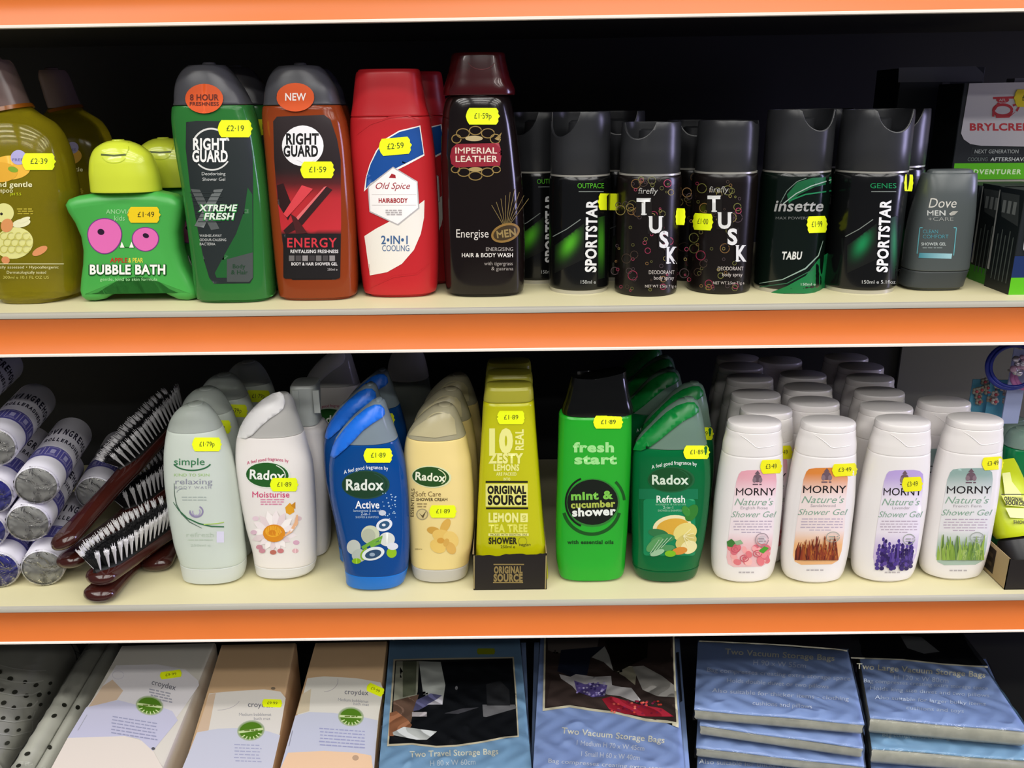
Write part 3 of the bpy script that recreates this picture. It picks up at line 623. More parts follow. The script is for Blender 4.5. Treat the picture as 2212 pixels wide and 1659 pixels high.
A.text('insette', 1727, 444, 24, '#a3a3a2', w=108, it=.22, bold=1); A.text('MAX POWERSPORT', 1725, 471, 6, '#6f7270', w=100); A.text('TABU', 1711, 552, 16, '#d6d6d2', w=44, it=.2, bold=2); A.text('150ml e', 1745, 614, 6, '#b9cdbd', w=34); A.build('label', t)
sticker(L, t, 1765, 485, 46, 36, '£1·99', rot=-2)
behind(t, L, 1782, .058, 'tall black can behind the gap between the TABU can and teal glow can', rz=.6, tags=False)
t, L = can('black body spray can with teal glow beside the grey tottle bottle', 1853, 637, 72.5, 236, 369, CANB, (-1.35, .018, .62), 'tall black cans')
sportstar(t, L, 3, 'GENES', '#11864f', 1908, 0, '150ml e 5.1floz'); sticker(L, t, 1963, 395, 20, 36, '', rot=3)
behind(t, L, 1938, .062, 'tall black can in the dark behind the teal glow can', rz=-.4, tags=False)

# grey tottle standing on its cap
GREY = mat('slate_grey_bottle', '#4c5253', .3); 
rows = [(627, 1950, 2066, .017, 2.8), (618, 1944, 2071, .019, 2.9), (584, 1952, 2082, .0195, 2.9), (576, 1953, 2085, .0195, 2.9), (510, 1961, 2093, .020, 2.8), (472, 1968, 2098, .0195, 2.8), (416, 1983, 2103, .0175, 2.7), (385, 1991, 2106, .0145, 2.7), (371, 1997, 2106, .012, 2.6), (365, 2004, 2102, .009, 2.5)]
L = trace(rows, (2005, 629), ZU, .02); t = thing('shower_gel_bottle', 'slate grey shower gel bottle standing on its cap by the cartons', 'bottle', L.org)
zc = zpix(L, 2018, 578); L.mesh('cap', mat('slate_grey_cap', '#3b3f40', .4), t, zb=zc - .0003, r0=.002, r1=.0008); L.mesh('body', GREY, t, za=zc, r0=.0008, r1=.003)
A = Lab(L); A.text('Dove', 2037, 438, 21, '#c9c6bf', w=62, it=.25); A.text('MEN', 2023, 460, 11, '#c2c4c2', w=42, bold=1); A.poly([(2050, 462), (2058, 456), (2070, 456), (2062, 464), (2054, 466)], '#a5a39c'); A.text('+CARE', 2032, 473, 8, '#8d908e', w=56)
TE = '#5fa3ae'
for x, y0, y1, s_ in ((1987, 492, 548, 1), (2066, 492, 552, -1)): A.stroke([(x, y0), (x - 6, y1)], 2, TE); A.stroke([(x, y0), (x + 6 * s_, y0)], 2, TE)
A.text('CLEAN', 2010, 500, 8, '#4f8f9c', w=34); A.text('COMFORT', 2021, 511, 8, '#4f8f9c', w=56); A.text('SHOWER GEL', 2017, 527, 6, '#b9c2c2', w=54, bold=1); A.words(1992, 2040, 534, 2.5, '#7f898a', seed=3); A.poly([(1986, 546), (2057, 548), (2055, 559), (1984, 557)], lambda x, y: mixc('#3d8494', '#9cc6d2', (x - 1984) / 70)); A.build('label', t)

# aftershave cartons
def carton(name, label, x0, x1, y0, y1, z0, h, m, group=None, rz=0):
    t = thing(name, label, 'carton', ((x0 + x1) / 2, (y0 + y1) / 2, z0), group)
    b = MB(); e = .0006; pr = [(x0 + e, y0), (x1 - e, y0), (x1, y0 + e), (x1, y1 - e), (x1 - e, y1), (x0 + e, y1), (x0, y1 - e), (x0, y0 + e)]
    b.rings([[(x, y, z) for x, y in pr] for z in (z0, z0 + h)]); b.build('box', m, t, smooth=False); return t
CART = mat('black_green_card', '#10171a', .45); BG = '#58b417'
yF = .150; Pa = atY(np.array(2060.), np.array(400.), yF); xa = Pa[0] - .004; ztop = float(atY(np.array(2150.), np.array(179.), yF)[2])
t = carton('aftershave_carton', 'big black aftershave carton with silver panel and green band behind the small cartons', xa, xa + .086, yF, yF + .05, ZU, ztop - ZU, CART)
PS = PlaneS((0, yF, 0), (0, 1, 0)); A = Lab(PS, grid=60)
A.poly([(2094, 180), (2300, 176), (2290, 318), (2120, 315), (2096, 311), (2082, 301), (2076, 288)], '#c6c3c8')
A.text('BRYLCREEM', 2094, 274, 15, '#b8343c', w=150, al='l', bold=2); A.poly([(2095, 282), (2098, 266), (2112, 266), (2112, 284)], '#b8343c', layer=1) if 0 else None
A.stroke([(2145, 212), (2200, 210)], 5, '#b8343c'); A.ell(2166, 216, 14, 6, '#b8343c'); A.text('AFL', 2166, 216, 6, '#cfc8c8', w=16)
A.arc(2166, 238, 20, 12, 0, 360, 6, '#b8343c'); A.stroke([(2158, 222), (2146, 240), (2146, 252)], 5, '#b8343c'); A.stroke([(2188, 228), (2206, 222), (2196, 240)], 5, '#b8343c'); A.poly([(2150, 246), (2180, 250), (2196, 240), (2180, 254), (2152, 255)], '#b8343c')
A.text('NEXT GENERATION', 2153, 327, 8, '#a3a9a6', w=96, bold=1, it=.15); A.arc(2153, 327, 54, 10, 0, 360, 1, '#3f4846', n=4) if 0 else A.stroke([(2100, 320), (2206, 320), (2206, 335), (2098, 335), (2100, 320)], 1, '#3f4846')
A.text('COOLING', 2090, 344, 8, '#6f7a76', w=44, al='l', it=.15); A.text('AFTERSHAVE', 2140, 344, 8, '#b9bfbc', w=78, al='l', bold=1, it=.15)
A.poly([(2062, 353), (2300, 351), (2296, 386), (2058, 388)], BG); A.text('ADVENTURER', 2090, 371, 10, '#d5efbe', w=116, al='l', bold=2, it=.15, sp=.08); A.poly([(2058, 389), (2296, 387), (2290, 402), (2054, 404)], '#9d9a8e'); A.build('front_print', t); sticker(PS, t, 2226, 212, 72, 38, '£5·99', col='#e6cf1c')
b = MB(); q = atY(np.array(2205.), np.array(172.), yF + .01); b.box(q[0] - .008, q[0] + .03, yF + .006, yF + .02, ztop + .0002, ztop + .004); b.build('hang_tab', mat('grey_film', '#7c7c80', .3), t)
# a second big carton turned sideways, deep in the shelf
yG = .215; q0 = atY(np.array(1945.), np.array(165.), yG); zt2 = float(atY(np.array(2040.), np.array(146.), yG)[2])
t = carton('aftershave_carton', 'tall black carton with grey corner band, behind the grey bottle', q0[0], q0[0] + .085, yG, yG + .06, ZU, zt2 - ZU, CART)
A = Lab(PlaneS((0, yG, 0), (0, 1, 0)), grid=60); A.poly([(1942, 146), (2108, 143), (2124, 158), (2126, 176), (1940, 178)], '#5d5f60'); A.poly([(2036, 178), (2052, 178), (2046, 240), (2042, 290), (2030, 300), (2021, 290), (2026, 240)], '#4b4d4e'); A.build('front_print', t)
# the row of small cartons seen from their sides
def P3(px, py, z): return atZ(np.array(float(px)), np.array(float(py)), z)
def small(label, fx, fy, h, wd, dp, front):
    c = P3(fx, fy, ZU); x0, y0 = c[0], c[1]
    t = carton('aftershave_carton', label, x0, x0 + wd, y0, y0 + dp, ZU, h, CART, 'small black aftershave cartons')
    side = PlaneS((x0, 0, 0), (1, 0, 0)); A = Lab(side, grid=200)
    def sp(y, z):
        P = np.array((x0, y, z)) - CAM; k = P @ FW; return (1106 + F * (P @ RT) / k, 829.5 - F * (P @ UP) / k)
    zz = lambda f: ZU + h * f
    A.poly([sp(y0, zz(0)), sp(y0 + dp, zz(0)), sp(y0 + dp, zz(.16)), sp(y0, zz(.16))], '#2f7d17' if not front else '#12181a')
    A.poly([sp(y0 + .003, zz(.66)), sp(y0 + dp - .01, zz(.72)), sp(y0 + dp - .004, zz(.95)), sp(y0 + .008, zz(.95))], '#34393a')
    for k in range(5):
        yy = y0 + .006 + .006 * k; A.poly([sp(yy, zz(.1)), sp(yy + .0016, zz(.1)), sp(yy + .0016, zz(.55 + .05 * (k % 2))), sp(yy, zz(.55 + .05 * (k % 2)))], '#4a5250')
    for k in range(3): A.poly([sp(y0 + .010 + .008 * k, zz(.76)), sp(y0 + .015 + .008 * k, zz(.76)), sp(y0 + .015 + .008 * k, zz(.88)), sp(y0 + .010 + .008 * k, zz(.88))], '#6d7272')
    A.poly([sp(y0 + dp - .004, zz(.18)), sp(y0 + dp - .0005, zz(.18)), sp(y0 + dp - .0005, zz(.97)), sp(y0 + dp - .002, zz(.97))], '#8a8c8a')
    A.build('side_print', t)
    A = Lab(PlaneS((0, y0, 0), (0, 1, 0)), grid=200)
    def fp(x, z):
        P = np.array((x, y0, z)) - CAM; k = P @ FW; return (1106 + F * (P @ RT) / k, 829.5 - F * (P @ UP) / k)
    A.poly([fp(x0, zz(0)), fp(x0 + wd, zz(0)), fp(x0 + wd, zz(.17)), fp(x0, zz(.17))], BG); A.poly([fp(x0, zz(.17)), fp(x0 + wd, zz(.17)), fp(x0 + wd, zz(.38)), fp(x0, zz(.38))], '#142a5a')
    A.poly([fp(x0 + .010, zz(.38)), fp(x0 + wd, zz(.38)), fp(x0 + wd, zz(.98)), fp(x0 + .008, zz(.98)), fp(x0 + .005, zz(.7)), fp(x0 + .006, zz(.45))], '#b9b9bd'); A.build('front_print', t)
    return t
hB = float(atY(np.array(2178.), np.array(405.), P3(2139, 622, ZU)[1])[2]) - ZU
small('small black carton with silver front panel and green foot at the shelf end', 2178, 637, hB, .07, .040, True)
c = P3(2178, 637, ZU); 
small('small black carton second in the row behind the silver-fronted one', 2140, 620, hB, .07, .040, False)
q = P3(2086, 599, ZU); small('small black carton third in the row, beside the grey tottle bottle', 2086, 599, hB * .97, .06, .038, False)
# ------------------------------------------------------------------ lower shelf
# lint rollers in clear wrap, lying into the depth of the shelf
PAPERW = mat('white_roller_paper', '#e6e3ee', .5); BLUE = mat('blue_core', '#2b2e9c', .35); CORE = mat('grey_end_disc', '#a9a9a6', .35)
RR = .0198; ax = Vector((-.215, 1, .02)).normalized(); LEN = .135
def roller(label, px, py, zc, blue=False, printed=True, Y=None):
    c = atZ(np.array(float(px)), np.array(float(py)), zc) if Y is None else atY(np.array(float(px)), np.array(float(py)), Y)
    c = Vector(c); t = thing('lint_roller', label, 'lint roller', c, 'lint rollers in the pile'); o = Vector((0, 0, 0)); X = ax.orthogonal().normalized()
    b = MB(); b.tube([c + ax * k for k in (.0, .0006, .002, LEN - .004, LEN - .001, LEN)], [RR - .0016, RR - .0005, RR, RR, RR - .0012, RR - .005], 40, close=False); b.build('paper_sleeve', PAPERW, t)
    b = MB(); b.tube([c + ax * .0012, c + ax * .004], [RR - .001, RR - .001], 40); b.build('end_disc', BLUE if blue else CORE, t)
    b = MB(); b.tube([c + ax * .0008, c - ax * .0012, c - ax * .0022, c - ax * .0026], [RR + .0004, RR - .001, RR - .006, .002], 40); b.build('clear_wrap', FILMR, t, sharp=80)
    if printed:
        BM = MB(); U = X; V = ax.cross(U)
        # blue picture band and dark wording round the sleeve
        def band(s0, s1, a0, a1, r, n=24):
            v = []; f = []
            for k in range(n + 1):
                a = a0 + (a1 - a0) * k / n; d_ = U * math.cos(a) + V * math.sin(a); v += [c + ax * s0 + d_ * r, c + ax * s1 + d_ * r]
            return v, [(2 * k, 2 * k + 1, 2 * k + 3, 2 * k + 2) for k in range(n)]
        v, f = band(.026, .050, 0, 2 * math.pi, RR + .0002, 48); b = MB(); b.add(v, f); b.build('print_band', mat('violet_blue_print', '#5a56a4', .5), t)
        b = MB()
        for k in range(9):
            a = 2 * math.pi * k / 9
            for q in (0, .25): 
                v, f = band(.029 + q * .008, .0300 + q * .008, a + .06 + q * .3, a + .58 - q * .4, RR + .0005, 8); b.add(v, f)
            v, f = band(.0465, .0475, a + .06, a + .58, RR + .0005, 8); b.add(v, f)
            v, f = band(.029, .0475, a + .04, a + .075, RR + .0005, 2); b.add(v, f); v, f = band(.029, .0475, a + .56, a + .6, RR + .0005, 2); b.add(v, f)
            v, f = band(.034, .043, a + .2, a + .42, RR + .0004, 6); b.add(v, f)
        b.build('picture_frame_lines', mat('pale_violet_print', '#a9a6d0', .5), t)
        b = MB()
        for row, txt, h in ((.064, 'ADHESIVE ROLLER  ADHESIVE ROLLER', .008), (.083, 'REMOVING  LINT  REMOVING', .014)):
            n = len(txt)
            for i, ch in enumerate(txt):
                g, fc, adv = glyph(ch, 2)
                if not g: continue
                a0 = 2 * math.pi * i / n; sc = 2 * math.pi / n * .8 / max(adv, .3); vv = []
                for x, y in g:
                    a = a0 + x * min(sc, .5 * h / RR * 1.4); d_ = U * math.cos(a) + V * math.sin(a); vv.append(c + ax * (row + y / CAPH * h) + d_ * (RR + .0003))
                b.add(vv, fc)
        b.build('sleeve_lettering', mat('dark_violet_ink', '#26243a', .5), t)
    return t
z1 = ZL + RR + .0004
roller('white-ended lint roller on the shelf board, lowest of the pile, next to brush ends', 92, 1227, z1)
roller('blue-ended lint roller on the shelf board at the bottom of the pile', -6, 1231, z1, True)
c0 = atZ(np.array(92.), np.array(1227.), z1); Yr = c0[1]
roller('white-ended lint roller directly above the lowest white-ended roller', 60, 1130, 0, Y=Yr + .002)
roller('blue-ended lint roller second from the bottom at the frame edge', -34, 1147, 0, True, Y=Yr + .004)
roller('white-ended lint roller with full lettering, third up in the pile', 78, 1049, 0, Y=Yr + .006)
roller('blue-ended lint roller third up, beside the lettered white-ended roller', -20, 1070, 0, True, Y=Yr + .008)
roller('topmost white-ended lint roller with picture band, top of the pile', -13, 966, 0, Y=Yr + .012)
roller('dim white lint roller lying in shadow behind the brush handles', 205, 1066, 0, Y=Yr + .090)
roller('faint lint roller under the shelf above at the upper frame edge', -95, 878, 0, Y=Yr + .02)

# hair brushes with wooden backs and white tufts
WOOD = mat('dark_brown_wood', '#3a1712', .16, coat=.4, var=.25, bscale=25); CUSH = mat('black_brush_cushion', '#0d0c0c', .6); TUFT = mat('white_bristle', '#dcdadc', .4); BLKB = mat('black_bristle', '#121214', .5)
def brush(label, P0, P1, up, handle_near=True, wide=.021, bristle=True, rows=3, lean=0):
    """P0 the end towards the shop, P1 the far end; up = bristle side"""
    P0, P1 = Vector(P0), Vector(P1); Lg = (P1 - P0).length; a = (P1 - P0).normalized(); up = Vector(up); up = (up - a * up.dot(a)).normalized(); s = a.cross(up)
    t = thing('hair_brush', label, 'hair brush', P0, 'wooden hair brushes')
    h0, h1 = (.46, .975) if handle_near else (.025, .60)
    def wdt(f):
        g = f if handle_near else 1 - f
        return .0172 - .0054 * min(1, g / .30) + (wide - .0118) * max(0, min(1, (g - .36) / .14)) ** 1.5
    b = MB(); R = []; N = 24
    fr = [0, .002, .006, .013, .025, .045] + [.065 + .87 * k / 24 for k in range(25)] + [.955, .975, .987, .994, .998, 1]
    for f in fr:
        e = min(1, f / .065) if f < .5 else min(1, (1 - f) / .065); e = max(.08, math.sqrt(max(0, 1 - (1 - e) ** 2)))
        w_ = wdt(f) * e; th = .0082 * e; c = P0 + a * (Lg * f)
        R.append([c + s * (w_ * math.copysign(abs(math.cos(q)) ** .85, math.cos(q))) + up * (th * math.sin(q)) for q in [2 * math.pi * k / N for k in range(N)]])
    b.rings(R); b.build('wooden_back', WOOD, t, sharp=80)
    b = MB(); R = []
    for k in range(17):
        f = h0 + (h1 - h0) * k / 16; e = math.sqrt(max(.02, 1 - abs(2 * k / 16 - 1) ** 4)); w_ = (wide - .0035) * e; c = P0 + a * (Lg * f) + up * .006
        R.append([c + s * (w_ * math.cos(q)) + up * (.0045 * math.sin(q)) for q in [2 * math.pi * j / 16 for j in range(16)]])
    b.rings(R); b.build('cushion', CUSH, t)
    if bristle:
        r = random.Random(5); b = MB(); bk = MB(); n = int(Lg * (h1 - h0) / .0062)
        for side in (-1, -.6, -.2, .2, .6, 1):
            for k in range(n):
                f = h0 + .02 + (h1 - h0 - .04) * k / (n - 1); e = math.sqrt(max(.1, 1 - abs(2 * k / (n - 1) - 1) ** 4))
                base = P0 + a * (Lg * f) + s * (side * (wide - .004) * e) + up * .0085
                out = (up + s * (side * .30) + a * ((k / (n - 1) - .5) * .5) + a * lean).normalized(); hgt = (.0215 if abs(side) > .9 else .0165) + r.uniform(-.001, .001)
                q = b if abs(side) > .9 else bk
                x1 = out.orthogonal().normalized(); x2 = out.cross(x1); rt = .0023 if abs(side) > .9 else .0034
                q.tube([base, base + out * hgt * .5, base + out * hgt], [.0006, rt * .62, rt], 7)
                for j in range(8):
                    g = 2 * math.pi * j / 8; w_ = r.uniform(.5, 1.25); tip = base + out * hgt * r.uniform(1.06, 1.2) + (x1 * math.cos(g) + x2 * math.sin(g)) * rt * w_
                    q.tube([base + out * hgt * .8 + (x1 * math.cos(g) + x2 * math.sin(g)) * rt * .75, tip], [.0006, .0002], 4)
        o = b.build('white_bristles', TUFT, t); o['kind'] = 'stuff'
        o = bk.build('black_bristles', BLKB, t); o['kind'] = 'stuff'
    return t
def Q(px, py, Y): return Vector(atY(np.array(float(px)), np.array(float(py)), Y))
def flat(px, py, z): return Vector(atZ(np.array(float(px)), np.array(float(py)), z))
e0 = flat(202, 1294, ZL + .0086); d0 = Vector((.115, .993, 0))
brush('bristles-down brush flat on the shelf board, lowest of the brushes, with a shiny rounded end', e0, e0 + d0 * .19, (0, 0, -1), True, wide=.0155, bristle=False)
e1 = flat(200, 1257, ZL + .0255); d1 = Vector((.31, .95, .02))
brush('brush with white tufts facing up, lying on the lowest brush', e1, e1 + d1 * .19, (-.22, -.50, 1), False, wide=.0165)
e2 = Q(136, 1222, .030); brush('brush squeezed between the rollers and the big diagonal brush', e2, e2 + (Q(318, 1082, .15) - e2).normalized() * .20, (-.2, -.1, 1), True, wide=.0165)
e3 = Q(122, 1186, .020); brush('big brush slanting up from the rollers, broad brown handle towards the shop', e3, e3 + (Q(330, 960, .165) - e3).normalized() * .23, (-.30, .15, 1), True, wide=.0165, lean=-.1)
e4 = flat(330, 1226, ZL + .0086); brush('brush whose round tip shows by the base of the pale clear bottle', e4, e4 + Vector((-.02, 1, 0)) * .16, (0, 0, -1), True, wide=.0125, bristle=False)

# pale clear body wash
CLEARG = mat('pale_clear_gel', '#dfe8de', .16, trans=.25, ior=1.3); CLEARC = mat('clear_plastic', '#c4ccc4', .12, trans=.72, ior=1.25)
hd = .019
rows = [(1262, 409, 508, .016, 2.3), (1240, 398, 527, .019, 2.4), (1206, 391, 531, .0205, 2.4), (1162, 377, 527, .021, 2.3), (1111, 368, 522, .0215, 2.3), (1044, 359, 513, .0215, 2.3), (993, 356, 503, .021, 2.2), (936, 361, 485, .0195, 2.2), (899, 372, 467, .0165, 2.1), (880, 388, 452, .013, 2), (870, 406, 438, .008, 2)]
L = trace(rows, (465, 1264), ZL, hd); t = thing('body_wash_bottle', 'front pale clear body wash bottle with dark green curved print lines', 'bottle', L.org, 'pale clear body washes')
z1, z2 = zpix(L, 460, 1207), zpix(L, 420, 922)
L.mesh('base_cap', mat('frosted_cap', '#dde3dd', .3, trans=.15), t, zb=z1 - .0002, r0=.002, r1=.0006); L.mesh('body', CLEARG, t, za=z1, zb=z2, r0=.0006, r1=.0002); L.mesh('clear_top', mat('clear_pale_top', '#d5dcd4', .1, trans=.55, ior=1.2), t, za=z2 + .0001, r0=.0002, r1=.0012)
A = Lab(L); DG = '#2f6a44'
A.text('simple', 409, 997, 15, '#3d7a52', w=68, bold=.5); A.arc(415, 996, 42, 20, 20, 160, 3, DG); A.text('KIND TO SKIN', 414, 1026, 6, '#9fc57a', w=78); A.text('relaxing', 418, 1040, 12, '#8b8c9c', w=82); A.text('BODY WASH', 417, 1053, 6, '#9a9ba6', w=80, sp=.15); A.arc(396, 1064, 14, 8, 180, 300, 1, '#8d97a0')
A.words(392, 448, 1073, 2.2, '#a5b0ac', rows=2, dy=6); A.arc(424, 1105, 14, 12, -60, 180, 3.4, '#8f86a8'); A.arc(420, 1100, 10, 14, 60, 170, 2, '#8f86a8'); A.arc(424, 1106, 8, 8, -40, 200, 2.5, '#aaa2be')
A.stroke([(376, 1044), (377, 1070), (381, 1090), (392, 1110), (410, 1128), (436, 1141)], [1, 1.4, 2, 2.4, 2, 1], '#51665a'); A.stroke([(374, 1085), (386, 1102), (404, 1119), (430, 1131), (456, 1137), (484, 1138)], [1, 2, 2.6, 3, 3, 2.4], DG); A.stroke([(440, 1133), (470, 1131), (484, 1128)], 2, '#a9c65c')
A.rect(468, 1148, 484, 1172, '#d9d6ea'); A.text('refresh', 432, 1155, 10, '#b6c4b4', w=62); A.text('250ml e', 433, 1178, 5, '#b0beb0', w=44); A.words(406, 462, 1165, 2.5, '#b6c4b4', rows=1); A.build('label', t)
sticker(L, t, 447, 960, 65, 30, '£1·79p')
for px, dy, lb in ((446, .046, 'second pale clear bottle, standing directly behind the front pale clear bottle'), (484, .092, 'third pale clear bottle in line behind the front pale clear bottle'), (536, .138, 'fourth pale clear bottle, deepest in the dark behind the pale bottles')): behind(t, L, px, dy, lb)

# creamy bottles with a leaning hook-shaped lid
def hook_bottle(label, rows, front, capz, tipz, bodym, capm, tipm, lidm, swoosh, group, hd=.0205, airy=None):
    L = trace(rows, front, ZL, hd); t = thing('shower_gel_bottle', label, 'bottle', L.org, group)
    zc = zpix(L, (rows[0][1] + rows[0][2]) / 2, capz); zt = zpix(L, (rows[-1][1] + rows[-1][2]) / 2, tipz)
    L.mesh('base_cap', capm, t, zb=zc - .0002, r0=.002, r1=.0006); L.mesh('body', bodym, t, za=zc, zb=zt, r0=.0006, r1=.0004); L.mesh('clear_top', tipm, t, za=zt + .0003, r0=.0004, r1=.0015)
    if swoosh: A = Lab(L, base=.0016, grid=9); A.poly(swoosh, '#fff'); A.build('hook_lid', t, lidm, thick=.002)
    return t, L
CREAMW = mat('white_cream_gel', '#e9e3e0', .3); FROST = mat('frosted_grey_cap', '#e6e4e2', .3, trans=.1); CLT = mat('clear_grey_top', '#d2d0cc', .15, trans=.3, ior=1.2)
def radox_oval(A, cx, cy, rx, ry, wd, h, g='#1f5a22', edge='#dfe5da', rot=0, ink='#eef0ea'):
    A.ell(cx, cy, rx, ry, edge, rot); A.ell(cx - 1.5, cy, rx - 3, ry - 2.5, g, rot); A.arc(cx - 4, cy, rx - 8, ry - 4, -60, 40, 2, edge, rot); A.text('Radox', cx - 3, cy, h, ink, w=wd, bold=1.5, rot=rot)
rows = [(1250, 578, 658, .016, 2.3), (1243, 560, 670, .0185, 2.4), (1223, 554, 680, .020, 2.4), (1179, 546, 684, .0205, 2.4), (1128, 532, 683, .021, 2.4), (1061, 519, 680, .021, 2.4), (1010, 512, 676, .0205, 2.4), (956, 511, 663, .0195, 2.3), (915, 522, 650, .0175, 2.2), (885, 542, 640, .015, 2.2), (861, 569, 632, .011, 2.1), (849, 592, 624, .007, 2)]
t, L = hook_bottle('white shower cream bottle with a daisy print and a white hooked lid', rows, (612, 1252), 1207, 932, CREAMW, FROST, CLT, mat('white_lid', '#e4e2e2', .3),
    [(513, 945), (517, 925), (528, 905), (545, 884), (566, 864), (588, 850), (604, 846), (612, 852), (616, 868), (613, 882), (602, 892), (582, 905), (562, 922), (545, 940), (530, 948)], 'hook-lidded shower gels')
A = Lab(L); A.text('A feel good fragrance by', 578, 992, 7, '#c44a74', w=90, rot=-3, arc=6, bold=.5); radox_oval(A, 579, 1026, 49, 29, 76, 20, rot=3)
A.text('Moisturise', 585, 1068, 13, '#cf4a76', w=82, bold=.6); A.words(560, 614, 1078, 2.5, '#d88aa6', rows=3, dy=5, seed=5)
for k in range(16):
    a = 2 * math.pi * k / 16 + .1; ln = 50 if math.sin(a) < .3 else 40; A.poly([(592 + 16 * math.cos(a - .18), 1152 + 14 * math.sin(a - .18)), (592 + ln * .75 * math.cos(a - .2), 1152 + ln * .75 * math.sin(a - .2)), (592 + ln * math.cos(a), 1152 + ln * math.sin(a)), (592 + ln * .75 * math.cos(a + .2), 1152 + ln * .75 * math.sin(a + .2)), (592 + 16 * math.cos(a + .18), 1152 + 14 * math.sin(a + .18))], ('#f1e6e8', '#e4d2d6', '#f6efee')[k % 3])
for x, y, c in ((548, 1150, '#d9b6c8'), (560, 1182, '#c98a9a'), (606, 1190, '#c7787c'), (640, 1172, '#d6a8c0'), (638, 1190, '#dcb0b6'), (566, 1190, '#c98a9a'), (590, 1193, '#b86a5c'), (552, 1120, '#e6ccd8'), (645, 1120, '#dcc2c8')): A.ell(x, y, 7, 5, c)
A.ell(592, 1152, 24, 19, '#d98a1c'); A.ell(590, 1148, 17, 12, '#eaa92c'); A.ell(588, 1151, 8, 6, '#d58218')
A.poly([(616, 1096), (626, 1086), (634, 1094), (636, 1106), (626, 1112), (618, 1108)], '#e0a024'); A.poly([(628, 1092), (638, 1084), (638, 1100)], '#c8861e'); A.stroke([(612, 1160), (628, 1148), (640, 1130), (642, 1112)], [2, 6, 8, 3], '#e9b48a')
A.build('label', t); sticker(L, t, 614, 1047, 62, 29, '£1·89')
HB = (t, L)
behind(t, L, 738, .150, 'dim white bottle with hooked lid deep behind the blue bottle')
# square-topped white bottle behind it
rows = [(1215, 640, 708, .019, 3), (1200, 636, 712, .021, 3.2), (1100, 634, 712, .022, 3.2), (985, 634, 712, .022, 3.2), (925, 632, 706, .021, 3.2), (916, 632, 700, .020, 3.2), (908, 632, 692, .017, 3.4), (830, 630, 689, .0165, 3.4), (824, 632, 687, .0155, 3.4)]
L2 = trace(rows, (675, 1205), ZL, .022); t2 = thing('shower_gel_bottle', 'plain white bottle with a square clear cap behind the daisy bottle', 'bottle', L2.org)
zc = zpix(L2, 665, 910); L2.mesh('body', CREAMW, t2, zb=zc, r0=.002); L2.mesh('square_cap', mat('frosted_square_cap', '#c9cec9', .25, trans=.2), t2, za=zc + .0003)
b = MB()
for xq in (638, 682): p = atY(np.array(float(xq)), np.array(845.), L2.yc - .0166); b.box(p[0] - .003, p[0] + .003, p[1] - .0008, p[1] + .001, zpix(L2, 660, 880), zpix(L2, 660, 832))
b.build('cap_ribs', mat('frosted_square_cap', '#aeb3ae'), t2)

rows = [(1268, 758, 866, .017, 2.3), (1258, 750, 873, .0195, 2.4), (1240, 748, 878, .021, 2.4), (1213, 744, 883, .0215, 2.4), (1180, 739, 885, .022, 2.4), (1128, 728, 885, .022, 2.4), (1061, 715, 882, .022, 2.4), (1010, 712, 877, .0215, 2.4), (956, 721, 863, .0205, 2.3), (915, 747, 849, .0185, 2.2), (885, 779, 838, .0145, 2.1), (868, 800, 832, .010, 2), (860, 810, 826, .006, 2)]
BLG = mat('blue_gel', '#0d4f9c', .14, trans=.25, ior=1.3); BLL = mat('blue_lid', '#1e6fe0', .3)
t, L = hook_bottle('deep blue shower gel bottle with a bright blue hooked lid and lime print', rows, (812, 1276), 1222, 945, BLG, mat('blue_base_cap', '#1c6fc4', .28), mat('clear_blue_top', '#93a2ac', .15, trans=.35, ior=1.2), BLL,
    [(713, 985), (718, 965), (727, 948), (745, 924), (768, 900), (790, 882), (808, 874), (822, 874), (830, 882), (832, 894), (826, 902), (806, 914), (784, 930), (764, 952), (748, 968), (732, 982), (722, 990)], 'hook-lidded shower gels')
A = Lab(L); A.text('A feel good fragrance by', 790, 1010, 8, '#e4ecf4', w=96, rot=-5, arc=6, bold=.5); radox_oval(A, 790, 1047, 52, 31, 82, 23, g='#163c24', edge='#20483c', ink='#dfe6dc')
A.text('Active', 794, 1090, 16, '#eef2f6', w=52, bold=1); A.text('lemongrass & sea salt', 794, 1103, 5.5, '#a9c6dc', w=62); A.text('2-in-1', 790, 1110, 6.5, '#c9dcea', w=22); A.text('SHOWER & SHAMPOO', 793, 1117, 4.5, '#a9c6dc', w=50)
for x, y, rx, ry, c in ((826, 1108, 8, 6, '#c4ccd8'), (800, 1155, 20, 20, '#c9cfb0'), (796, 1157, 15, 15, '#b3b8a2'), (836, 1165, 17, 15, '#d5d9d0'), (764, 1182, 15, 16, '#c2c8c0'), (776, 1200, 16, 14, '#b4bdb4'), (770, 1212, 10, 6, '#86b414'), (846, 1194, 11, 11, '#8dbb1a'), (848, 1180, 12, 8, '#d7dbe0')): A.ell(x, y, rx, ry, c)
A.stroke([(782, 1184), (806, 1170), (826, 1160), (820, 1172), (800, 1180)], 7, '#6fa838'); A.ell(830, 1134, 18, 13, '#dfe4ea', -20); A.ell(830, 1134, 12, 8, '#2c5478', -20); A.ell(829, 1134, 4, 3, '#dfe4ea')
A.ell(806, 1196, 25, 14, '#dfe6e4', -15); A.ell(806, 1197, 18, 9, '#2b4a6a', -15); A.ell(804, 1198, 6, 4, '#93a6ba'); A.arc(806, 1196, 27, 16, 150, 250, 3, '#86b414', -15)
r = random.Random(2)
for k in range(26): A.ell(r.uniform(826, 856), r.uniform(1064, 1120), r.uniform(.8, 2.2), r.uniform(.8, 1.6), '#9fc3dc', n=8)
A.build('label', t); sticker(L, t, 817, 984, 64, 31, '£1·89')
